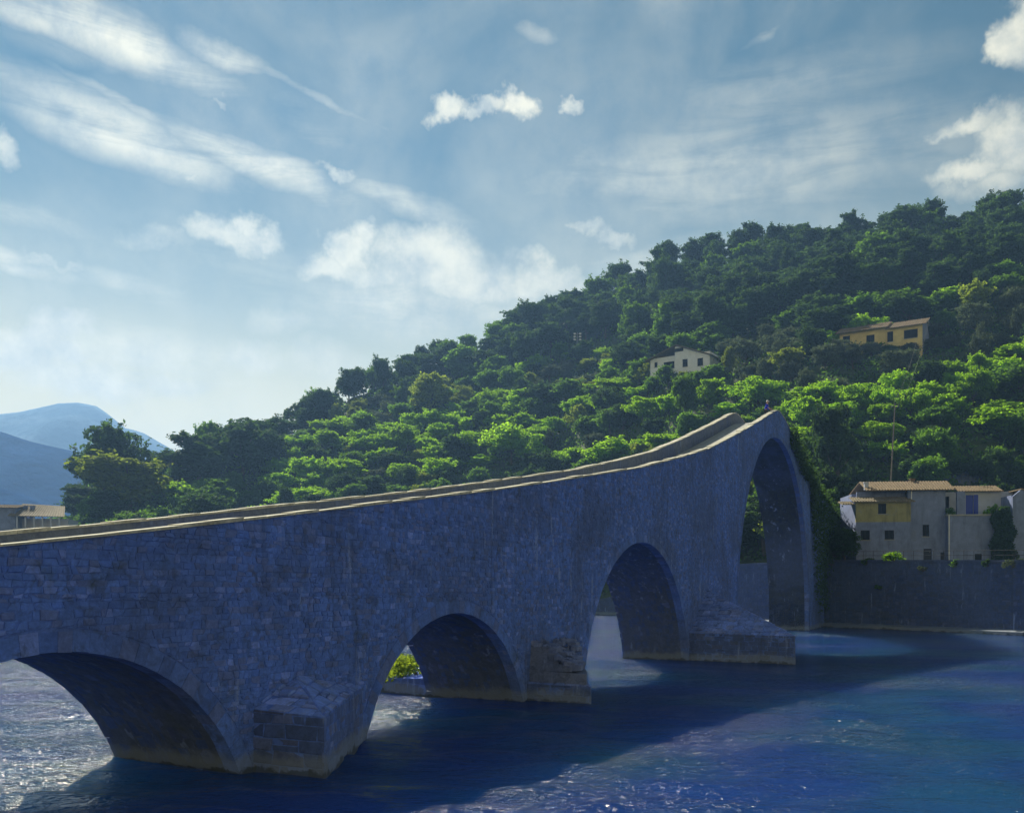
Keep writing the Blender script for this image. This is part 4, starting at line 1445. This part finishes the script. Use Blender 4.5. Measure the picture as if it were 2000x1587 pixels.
def make_crown(seed, Rx, H, base, nlobe, nleaf, leaf, flat=.75, up=.25, spread=1.0):
    r = np.random.default_rng(seed)
    lob = []
    for i in range(nlobe):
        z = r.random() ** .8
        # widest a little below the middle, narrow at the top, ragged skirt
        prof = math.sin(math.pi * (.16 + .74 * z)) ** .7
        an = i * 2.4 + r.uniform(-.6, .6)
        rad = Rx * prof * r.uniform(.2, .92) * spread
        lr = Rx * r.uniform(.17, .40)
        lob.append((math.cos(an) * rad, math.sin(an) * rad, base + (H - base) * (.1 + .8 * z), lr))
    lob.append((0, 0, base + (H - base) * .5, Rx * .55))
    lob.append((r.uniform(-.2, .2) * Rx, r.uniform(-.2, .2) * Rx, H - Rx * .3, Rx * .36))
    sk = np.array([r.uniform(-.25, .25), r.uniform(-.25, .25)]) * Rx
    lob = [(a + sk[0] * c / H, b + sk[1] * c / H, c, e) for a, b, c, e in lob]
    L = np.array(lob)
    w = L[:, 3] ** 2
    idx = r.choice(len(L), nleaf, p=w / w.sum())
    d_ = r.normal(size=(nleaf, 3))
    d_[:, 2] += up
    d_ /= np.linalg.norm(d_, axis=1, keepdims=True)
    rr = L[idx, 3] * (r.uniform(.45, 1.0, nleaf) ** .5)
    # sprays that stick out past the lobes
    ns = 70
    sd = r.normal(size=(ns, 3)); sd[:, 2] = np.abs(sd[:, 2]); sd /= np.linalg.norm(sd, axis=1, keepdims=True)
    pos = L[idx, :3] + d_ * rr[:, None] * np.array([1, 1, flat])
    k = int(nleaf * .26)
    si = r.integers(0, ns, k)
    li = r.integers(0, len(L), ns)
    pos[:k] = L[li[si], :3] + sd[si] * (L[li[si], 3] * r.uniform(.8, 1.9, k))[:, None] * np.array([1, 1, flat]) + r.normal(size=(k, 3)) * leaf * .8
    pos[:, 2] = np.maximum(pos[:, 2], base * .55)
    nr_ = d_ * .9 + r.normal(size=(nleaf, 3)) * .75 + np.array([0, 0, .35])
    size = leaf * r.uniform(.6, 1.35, nleaf)
    co, q = leaf_cloud(pos, nr_, size, seed + 1)
    return co, q, lob


def make_trunk(seed, H, base, lob, r0):
    r = random.Random(seed)
    b = MB()
    top = H * .72
    pts, rad = [], []
    wx, wy = r.uniform(-.35, .35), r.uniform(-.35, .35)
    for i in range(7):
        k = i / 6
        pts.append((wx * math.sin(k * 3), wy * math.sin(k * 2.3), -1.2 + (top + 1.2) * k))
        rad.append(r0 * (1.25 - k * 1.05) if i else r0 * 1.6)
    b.tube(pts, rad, 7)
    for l in lob[:9]:
        k = r.uniform(.25, .6)
        s = Vector(pts[2]).lerp(Vector(pts[5]), k)
        e = Vector(l[:3])
        m_ = s.lerp(e, .5) + Vector((0, 0, -.1 * (e - s).length))
        b.tube([s, m_, e], [r0 * .5, r0 * .32, r0 * .12], 5)
    return b


PROTO = {}


def proto(kind, n, leafmat, **k):
    PROTO[kind] = []
    for i in range(n):
        seed = hash_(kind) + i * 17
        H = k['H'] * (1 + .12 * math.sin(i * 2.1))
        co, q, lob = make_crown(seed, k['Rx'], H, k['base'], k['nlobe'], k['nleaf'], k['leaf'], k.get('flat', .75), k.get('up', .25), k.get('spread', 1))
        cm = bpy.data.meshes.new('crown')
        np_mesh(cm, co, q, False, M[leafmat])
        tm = make_trunk(seed, H, k['base'], lob, k['trunk']).mesh('trunk', M['bark'], True)
        PROTO[kind].append((cm, tm, k['Rx'], H))


def hash_(s): return sum(ord(c) * (i + 3) for i, c in enumerate(s))


proto('dark', 7, 'leaf_dark', H=11.5, Rx=5.0, base=2.2, nlobe=30, nleaf=9000, leaf=.30, trunk=.28)
proto('mid', 6, 'leaf_mid', H=8.5, Rx=4.0, base=1.0, nlobe=28, nleaf=8000, leaf=.25, trunk=.2)
proto('bright', 7, 'leaf_bright', H=6.2, Rx=3.6, base=.5, nlobe=30, nleaf=8500, leaf=.21, trunk=.14, flat=.62, up=.5, spread=1.2)
proto('olive', 3, 'leaf_olive', H=5.2, Rx=2.6, base=1.0, nlobe=22, nleaf=6000, leaf=.17, trunk=.18, flat=.9)
proto('yellow', 3, 'leaf_yellow', H=6.5, Rx=3.0, base=1.0, nlobe=24, nleaf=6000, leaf=.21, trunk=.15)
NAMES = {'dark': 'broadleaf_tree', 'mid': 'woodland_tree', 'bright': 'acacia_tree', 'olive': 'olive_tree', 'yellow': 'yellowing_tree'}
COUNT = {}


def plant(kind, loc, width, height, label, group, name=None, cat='tree', r=rng):
    cm, tm, Rx, H = r.choice(PROTO[kind])
    o = bpy.data.objects.new(name or NAMES[kind], None)
    COL.objects.link(o)
    o.empty_display_size = .5
    o.location = loc
    o.rotation_euler = (0, 0, r.uniform(0, 6.28))
    k_ = r.uniform(.82, 1.22)
    o.rotation_euler = (r.uniform(-.09, .09), r.uniform(-.09, .09), r.uniform(0, 6.28))
    o.scale = (width / (2.15 * Rx) * k_, width / (2.15 * Rx) / k_, height / H)
    for nm, me_ in (('crown', cm), ('trunk', tm)):
        c = bpy.data.objects.new(nm, me_)
        COL.objects.link(c)
        c.parent = o
    tag(o, label, cat, group)
    COUNT[kind] = COUNT.get(kind, 0) + 1
    return o


def project(p):
    return 1000 + FPX * p[0] / p[1], HOR - FPX * (p[2] - CAM_Z) / p[1]


# the ones that can be told apart: foot of the trunk in the photograph, size in its pixels
HERO = [
    (205, 985, 165, 150, 'dark', 'tall dark round tree at the end of the wood against the blue mountains', None),
    (255, 1003, 185, 110, 'yellow', 'broad yellow green tree before the tall dark tree behind the bridge', None),
    (150, 1004, 60, 60, 'dark', 'small dark tree beside the veranda roof', None),
    (330, 1000, 110, 62, 'bright', 'low bright tree just over the parapet below the broad yellow green tree', None),
    (470, 935, 150, 110, 'dark', 'wide dark tree on the small rise left of the gap in the skyline', None),
    (385, 960, 150, 110, 'dark', 'dark tree beside the tall one at the end of the low wood', None),
    (845, 812, 100, 78, 'yellow', 'rounded olive green tree standing alone below the dark wood edge', None),
    (1000, 905, 120, 75, 'bright', 'bright tree behind the middle of the parapet, with a rounded dark tree above it', None),
    (1215, 915, 150, 55, 'bright', 'bright bushy tree close behind the parapet where it starts to climb', None),
    (1300, 890, 110, 40, 'bright', 'smaller bright bush behind the parapet just before the steep climb', None),
    (1597, 893, 82, 56, 'bright', 'round bright green bush beside the far side of the bridge crest', None),
    (1590, 642, 92, 66, 'dark', 'round dark tree above the olive trees between the two hill houses', None),
    (1905, 618, 90, 66, 'yellow', 'yellow green tree on the slope behind the ochre house', None),
    (1908, 660, 76, 66, 'olive', 'round grey green olive tree beyond the gable of the ochre house', None),
    (1585, 712, 62, 68, 'dark', 'dark upright tree below the ochre house among the grey olives', None),
    (1700, 630, 110, 52, 'mid', 'leafy tree just behind the roof of the ochre house', None),
    (1790, 628, 70, 46, 'mid', 'smaller leafy tree behind the ridge of the ochre house', None),
    (1725, 905, 80, 42, 'bright', 'bright bush beside the leaning pole above the riverside house', None),
    (1860, 912, 46, 34, 'bright', 'small bright sapling on the terrace wall above the riverside roof', None),
    (1955, 925, 52, 48, 'bright', 'larger bright sapling at the terrace wall above the gable end', None),
    (1655, 694, 56, 22, 'olive', 'grey olive before the far left window of the ochre house', None),
    (1700, 698, 52, 26, 'olive', 'grey olive before the lower wall of the ochre house', None),
    (1738, 696, 46, 24, 'mid', 'leafy bush before the door of the ochre house', None),
    (1775, 696, 56, 22, 'olive', 'grey olive below the wide window of the ochre house', None),
    (1815, 690, 56, 28, 'olive', 'grey olive at the near gable corner of the ochre house', None),
    (1272, 752, 62, 48, 'yellow', 'yellow green tree at the wing end of the white house', None),
    (1276, 768, 46, 34, 'mid', 'small leafy tree below the wing corner of the white house', None),
    (1250, 756, 60, 56, 'mid', 'leafy tree just before the wing of the white house', None),
    (1306, 757, 52, 42, 'mid', 'leafy tree covering the foot of the white house wing', None),
    (1332, 752, 40, 26, 'yellow', 'small pale tree at the foot of the white gable front', None),
    (1358, 752, 44, 26, 'mid', 'low leafy bush below the second window of the white house', None),
    (1392, 748, 56, 34, 'mid', 'leafy bush at the far corner of the white house', None),
    (1425, 735, 36, 56, 'yellow', 'slim yellow green tree just beyond the white house', None),
    (1480, 800, 110, 60, 'bright', 'bright tree behind the parapet just below the crest of the bridge', None),
    (1640, 985, 110, 190, 'dark', 'tall dark tree between the bridge end and the riverside house', None),
    (1615, 1075, 90, 120, 'dark', 'dark tree over the river wall beside the far end of the bridge', None),
]
hero_px = []
for x, y, w, h, kind, lab, grp in HERO:
    p = hill_hit(x, y)
    k = p.y / FPX
    plant(kind, p - Vector((0, 0, .3)), w * k, h * k, lab, grp)
    hero_px.append((p, w * k * .5))

# bright swathes of the photograph's middle slope (pixel discs), grey olives round the houses
BRIGHT = [(700, 860, 70), (790, 840, 60), (880, 815, 60), (960, 795, 60), (1030, 785, 40), (600, 930, 70), (700, 910, 60), (800, 880, 60), (900, 875, 60), (1040, 830, 60), (1230, 770, 60),
          (1060, 880, 60), (1420, 790, 70), (1560, 800, 60), (1600, 740, 70), (1690, 735, 70), (1780, 740, 70), (1860, 730, 60), (1700, 790, 60), (1820, 800, 70), (1900, 690, 60), (1980, 700, 70), (1980, 820, 70), (490, 890, 50), (560, 880, 40), (1950, 620, 60)]
OLIVE = [(1480, 690, 80), (1550, 690, 70), (1640, 695, 70), (1760, 695, 75), (1880, 655, 80), (1440, 720, 50), (1340, 640, 30), (1100, 740, 50), (740, 790, 40), (1980, 610, 50)]
YEL = [(1290, 740, 50), (1180, 730, 60), (1380, 740, 40), (1060, 740, 50), (860, 770, 50), (1470, 760, 50), (670, 800, 40), (590, 900, 40), (1700, 690, 45)]
WOODLINE = np.array([(-600, 700), (540, 880), (700, 770), (900, 735), (1050, 690), (1250, 655), (1420, 640), (1640, 590), (1850, 560), (2000, 525), (2600, 470)])
tr = random.Random(77)
spots = []
Y = 90.0
gx = 4.9
for iy in range(78):
    Yc = 88 + iy * gx
    for ix in range(-66, 68):
        Xc = ix * gx + (gx / 2 if iy % 2 else 0)
        X_, Y_ = Xc + tr.uniform(-2, 2), Yc + tr.uniform(-2, 2)
        u = X_ / Y_
        if abs(u) > .62: continue
        yb, yr = bank_y(u), ridge_y(u)
        flat = flat_w(u)
        if Y_ < yb + max(2.5, flat + 1.5) or Y_ > yr + 8: continue
        spots.append((X_, Y_, u))
kept = []
for X_, Y_, u in spots:
    z = ground(X_, Y_)
    px_, py_ = project((X_, Y_, z + 3.5))
    wood = py_ < np.interp(px_, WOODLINE[:, 0], WOODLINE[:, 1])
    if u < -.26: wood = tr.random() < .4
    if u < -.49: wood = False
    # the wood is made of larger crowns standing further apart
    dmin = 7.4 if wood else 4.7
    if any((X_ - a) ** 2 + (Y_ - b) ** 2 < (max(dmin, dm) * .96) ** 2 for a, b, dm in kept[-400:]): continue
    if any((X_ - q.x) ** 2 + (Y_ - q.y) ** 2 < (r_ * .8) ** 2 for q, r_ in hero_px): continue
    # keep houses and their outlook free
    bad = low_only = False
    for q, r_ in HOUSE_SPOTS:
        dd = math.hypot(X_ - q.x, Y_ - q.y)
        along = (X_ * q.x + Y_ * q.y) / math.hypot(q.x, q.y) - math.hypot(q.x, q.y)
        side = abs(X_ * q.y - Y_ * q.x) / math.hypot(q.x, q.y)
        if dd < r_ * .62 and along > -7: bad = True
        if side < r_ * .85 and -60 < along < -4: low_only = r_ == 15 and 722 or (r_ == 17 and 664 or 1030)
    if u > .33 and px_ > 1660 and Y_ < 122 and py_ > 890: bad = True
    if bad: continue
    kept.append((X_, Y_, dmin))
    def near(lst): return any((px_ - a) ** 2 + ((py_ - b) * 1.5) ** 2 < c * c for a, b, c in lst)
    if wood:
        w = tr.choice([1, 1, 1.25]) * tr.uniform(8.0, 13.5)
        h = tr.uniform(7.0, 13.0)
        kind = 'dark' if tr.random() < .84 else 'mid'
        grp = 'trees of the dark upper wood'
        lab = 'dark broadleaf tree in the dense wood along the hilltop' if kind == 'dark' else 'lighter green tree among the dark hilltop wood'
        if kind == 'mid': grp = 'lighter trees in the upper wood'
        if u < -.26:
            lab = 'dark tree of the low wood behind the near half of the bridge' if kind == 'dark' else 'leafy mid green tree of the low wood behind the near half of the bridge'
            grp = 'trees of the low wood' if kind == 'dark' else 'leafy trees of the low wood'
    else:
        if near(OLIVE) and tr.random() < .8: kind = 'olive'
        elif near(BRIGHT) and tr.random() < (.9 if px_ > 1480 else .74): kind = 'bright'
        elif near(YEL) and tr.random() < .7: kind = 'yellow'
        else: kind = tr.choices(['bright', 'mid', 'dark', 'yellow', 'olive'], [.15, .40, .30, .09, .06])[0]
        if px_ > 1600 and py_ > 830 and kind != 'dark': kind = 'dark' if tr.random() < .75 else 'mid'
        if u < -.49: kind = 'dark' if tr.random() < .5 else 'mid'
        w = {'bright': 8.2, 'mid': 8.2, 'dark': 8.6, 'yellow': 6.4, 'olive': 5.6}[kind] * tr.choice([.75, 1, 1, 1.3]) * tr.uniform(.8, 1.25)
        h = {'bright': 5.0, 'mid': 6.4, 'dark': 7.2, 'yellow': 5.4, 'olive': 4.6}[kind] * tr.choice([.6, .9, 1, 1.15]) * tr.uniform(.8, 1.2)
        lab = {'bright': 'sunlit bright green acacia on the terraced lower slope', 'mid': 'mid green leafy tree on the terraced lower slope', 'dark': 'dark green tree in the shade of the lower slope',
               'yellow': 'yellow green tree scattered on the lower slope', 'olive': 'grey green olive tree on the terraces round the hill houses'}[kind]
        grp = {'bright': 'bright acacias of the lower slope', 'mid': 'leafy trees of the lower slope', 'dark': 'dark trees of the lower slope', 'yellow': 'yellow green trees of the lower slope', 'olive': 'olive trees of the terraces'}[kind]
    if low_only:
        hm_ = CAM_Z + (HOR - low_only) / FPX * Y_ - z
        if hm_ < 1.2: continue
        h = min(h, hm_ * tr.uniform(.85, 1.1)); w = min(w, 7.0)
    rowp = 'on the skyline' if Y_ > ridge_y(u) - 10 else ('high up' if wood else ('half way up' if py_ < np.interp(px_, [0, 2000], [900, 760]) else 'low down'))
    i_ = int(np.searchsorted([150, 330, 540, 680, 800, 920, 1060, 1200, 1320, 1440, 1560, 1660, 1760, 1860, 1960], px_))
    colp = ['behind the veranda building', 'by the end of the wood', 'behind the near half of the bridge', 'at the dip of the skyline', 'where the skyline starts to climb', 'over the near pier',
            'over the second arch', 'over the third pier', 'just before the white house column', 'in line with the white house', 'beyond the white house', 'over the bridge crest', 'beyond the bridge crest',
            'in line with the ochre house', 'by the ochre gable', 'at the edge of the picture'][i_]
    colp = {'over the third pier': 'over the broken cutwater', 'just before the white house column': 'before the white house'}.get(colp, colp)
    sz = 'large ' if h > {'bright': 5.3, 'mid': 7.0, 'dark': 9.5, 'yellow': 5.6, 'olive': 4.7}[kind] else ('small ' if w < {'bright': 7.4, 'mid': 7.6, 'dark': 9.0, 'yellow': 6.0, 'olive': 5.2}[kind] else '')
    kp = {'bright': 'bright green acacia', 'mid': 'mid green leafy tree', 'dark': 'dark broadleaf tree', 'yellow': 'yellow green tree', 'olive': 'grey green olive tree'}[kind]
    shp = 'broad ' if w / h > 1.32 else ('narrow ' if w / h < 1.0 else '')
    lab = sz + shp + kp + ' ' + rowp + ', ' + colp
    grp = {'dark': 'dark broadleaf trees of the hill', 'mid': 'leafy trees of the hill', 'bright': 'bright acacias of the hill', 'yellow': 'yellow green trees of the hill', 'olive': 'olive trees of the terraces'}[kind]
    plant(kind, (X_, Y_, z - .4), w, h, lab, grp, r=tr)
print('TREES', COUNT)

# shrubs and creepers that cover the soil between the trees
r = np.random.default_rng(5)
n = 130000
uu = r.uniform(-.62, .66, n)
pos = np.zeros((n, 3))
kk = r.random(n)
for i in range(n):
    u = uu[i]
    yb, yr = bank_y(u), ridge_y(u)
    flat = flat_w(u)
    Y_ = yb + 1 + flat + (yr + 10 - yb - flat) * kk[i]
    pos[i] = (u * Y_, Y_, ground(u * Y_, Y_))
hgt = np.array([max(0, .5 + noise.noise(Vector((p[0] * .22, p[1] * .22, 5)))) for p in pos])
pos[:, 2] += r.random(n) * hgt * 2.6
nr_ = r.normal(size=(n, 3)) + np.array([0, 0, .8])
co, q = leaf_cloud(pos, nr_, r.uniform(.25, .6, n), 6)
half = n * 2 // 3
for nm, sl, mt in (('undergrowth', slice(0, half), 'leaf_mid'), ('creepers', slice(half, n), 'leaf_dark')):
    cc = co.reshape(-1, 4, 3)[sl].reshape(-1, 3)
    me_ = bpy.data.meshes.new(nm)
    np_mesh(me_, cc, np.arange(len(cc), dtype=np.int32).reshape(-1, 4), False, M[mt])
    tag(link(nm, me_), kind='stuff')


# ------------------------------------------------------------------ small plants
def clump(name, label, centre, rad, n, leaf, mat, cat='plant', group=None, flat=.7, nl=9, seed=1, parent=None):
    r = np.random.default_rng(seed)
    L = np.stack([r.uniform(-.7, .7, nl) * rad[0], r.uniform(-.7, .7, nl) * rad[1], r.uniform(.1, .8, nl) * rad[2]], 1)
    i = r.integers(0, nl, n)
    d_ = r.normal(size=(n, 3)); d_ /= np.linalg.norm(d_, axis=1, keepdims=True)
    pos = L[i] + d_ * np.array(rad) * .38 * r.uniform(.3, 1, (n, 1))
    co, q = leaf_cloud(pos, d_ + r.normal(size=(n, 3)) * .7, leaf * r.uniform(.6, 1.3, n), seed + 1)
    me_ = bpy.data.meshes.new('foliage')
    np_mesh(me_, co, q, False, M[mat])
    if label:
        o = empty(name, centre)
        tag(o, label, cat, group, 'thing')
        link('foliage', me_, o)
        b = MB()
        for k in range(5):
            e = L[k]
            b.tube([(0, 0, -.1), tuple(e * .5), tuple(e)], [.03, .02, .01], 5)
        b.build('stem', M['bark'], o)
        return o
    return None


wz = lambda x: wall_z((x - 1000) / FPX)
def wall_top(x, off=0.0):
    u = (x - 1000) / FPX
    return Vector((u * bank_y(u), bank_y(u) - off, wall_z(u) + .15))
clump('wall_plant', 'bright leafy plant trailing over the river wall before the yellow facade', wall_top(1745, .3), (1.6, .7, .9), 700, .13, 'leaf_bright', seed=3)
clump('wall_plant', 'pale tuft hanging on the river wall under the middle of the house', wall_top(1798, .6) - Vector((0, 0, 1.1)), (.7, .4, .5), 200, .12, 'leaf_olive', seed=4)
for k, (x, dz_, rr_, mt, lab) in enumerate([(1622, .5, .8, 'leaf_dark', 'dark weeds trailing over the river wall beside the bridge end'), (1690, .4, .6, 'leaf_mid', 'small green weeds at the top of the river wall below the first window'),
                                            (1860, .6, .7, 'leaf_mid', 'green weeds hanging from the wall top below the drainpipe'), (1925, .5, .6, 'leaf_dark', 'dark tuft at the wall top below the ivy'),
                                            (1975, .6, .8, 'leaf_olive', 'grey green tuft hanging near the end of the river wall'), (1715, 3.2, .4, 'leaf_mid', 'single small tuft growing from the middle of the river wall')]):
    clump('wall_weeds', lab, wall_top(x, .35) - Vector((0, 0, dz_)), (rr_ * 1.4, .35, rr_), 420, .10, mt, seed=60 + k)
tp_ = H.o.matrix_world if False else Matrix.Translation(H.o.location) @ Matrix.Rotation(H.o.rotation_euler.z, 4, 'Z')
clump('terrace_plant', 'dark bushy plant on the terrace at its drainpipe end', tp_ @ Vector((X(1856, .5), .7, ztr + .2)), (1.0, .6, .9), 500, .13, 'leaf_mid', seed=6)
clump('terrace_plant', 'bright green plant on the terrace above the ivy', tp_ @ Vector((X(1935, .5), .5, ztr + .2)), (.9, .7, 1.1), 600, .14, 'leaf_bright', seed=7)
# ivy that hangs down the corner of the terrace block
r = np.random.default_rng(31)
n = 5200
iv = np.zeros((n, 3))
zz = r.uniform(0, ztr + 1.0, n)
wdt = np.interp(zz, [0, ztr * .5, ztr, ztr + 1], [X(1985) - X(1930), X(1978) - X(1935), X(1975) - X(1938), .9])
iv[:, 0] = X(1953) + (r.random(n) - .45) * wdt + .25 * np.sin(zz * 2.1)
iv[:, 1] = -.15 - np.abs(r.normal(size=n)) * .28 - .25 * np.sin(np.clip(zz / ztr, 0, 1) * 3)
iv[:, 2] = zz
co, q = leaf_cloud(iv, r.normal(size=(n, 3)) * .7 + np.array([0, -1, .3]), r.uniform(.08, .2, n), 32)
me_ = bpy.data.meshes.new('foliage')
np_mesh(me_, co, q, False, M['leaf_dark'])
ivy = empty('ivy', tp_ @ Vector((X(1953), -.2, 0)), H.o.rotation_euler.z)
tag(ivy, 'thick dark ivy hanging down the corner of the riverside house', 'ivy')
fo = link('foliage', me_, ivy)
fo.location = (-X(1953), .2, 0)
# grass and weeds on the cutwater seen through the second arch
c_ = Vector(bp(17.4, WID + 1.9, .62))
clump('cutwater_bush', 'sunlit yellow green weeds on the cutwater behind the second arch', c_, (1.9, 1.9, 1.0), 2600, .085, 'leaf_yellow', seed=12, nl=14)
# dark trees and creeper at the far end of the bridge
for k, (x, y, w, h, lab) in enumerate([(1650, 1088, 70, 70, 'dark shrub on the river wall at the yellow end of the house'), (1632, 1092, 46, 46, 'low dark shrub squeezed between the bridge end and the wall top')]):
    u = (x - 1000) / FPX
    Y_ = bank_y(u) + 2.2
    plant('dark', (u * Y_, Y_, wall_z(u) - .2), w / FPX * Y_, h / FPX * Y_, lab, None, name='wall_shrub', cat='shrub')

# creeper over the far end of the bridge
r = np.random.default_rng(44)
n = 9000
tt = np.where(r.random(n) < .2, r.uniform(73, 87, n), r.uniform(85.3, T1, n))
zt_ = np.array([ztop(t) for t in tt])
hang = np.array([.5 + noise.noise(Vector((t * .45, 3, 1))) for t in tt])
zz = zt_ + .25 - (r.random(n) ** 1.2) * (zt_ + .3) * np.clip((tt - 84.2) / 5, .12, 1) * (.65 + .5 * hang)
zz = np.maximum(zz, .6)
nn_ = -.12 - np.abs(r.normal(size=n)) * .35
iv = np.array([bp(a, b, c) for a, b, c in zip(tt, nn_, zz)])
co, q = leaf_cloud(iv, r.normal(size=(n, 3)) * .7 + np.array([.5, -.5, .5]), r.uniform(.10, .26, n), 45)
base_ = Vector(bp(92, -.2, 1.0))
cre = empty('creeper', base_)
tag(cre, 'dark creeper covering the far end of the bridge above the water', 'creeper')
me_ = bpy.data.meshes.new('foliage')
np_mesh(me_, co - np.array(base_), q, False, M['leaf_dark'])
link('foliage', me_, cre)
# shrubs before the terrace wall
for k, (x, y, w, h, kd, lab) in enumerate([(1850, 936, 60, 26, 'dark', 'low dark shrub before the terrace wall, next to the bare stones'), (1905, 938, 80, 34, 'dark', 'wide dark shrub before the terrace wall behind the terrace roof'),
                                           (1985, 940, 90, 40, 'mid', 'leafy shrub before the terrace wall behind the gable'), (1765, 940, 60, 50, 'dark', 'dark shrub on the slope between pole and terrace wall')]):
    p = hill_hit(x, y) - Vector((0, 1.5, .6))
    plant(kd, p, w / FPX * p.y, h / FPX * p.y + .5, lab, None, name='slope_shrub', cat='shrub')

# ------------------------------------------------------------------ haze in the valley
hb = MB().box(-5200, 5200, -400, 5200, -4.2, 450)
hm, q = material('valley_haze')
v = q.n('ShaderNodeVolumePrincipled', {'Color': (.28, .52, .98, 1), 'Density': HAZE_D, 'Anisotropy': .35})
q.n('ShaderNodeOutputMaterial', {'Volume': v.outputs[0]})
haze = hb.build('haze', hm)
tag(haze, kind='stuff')
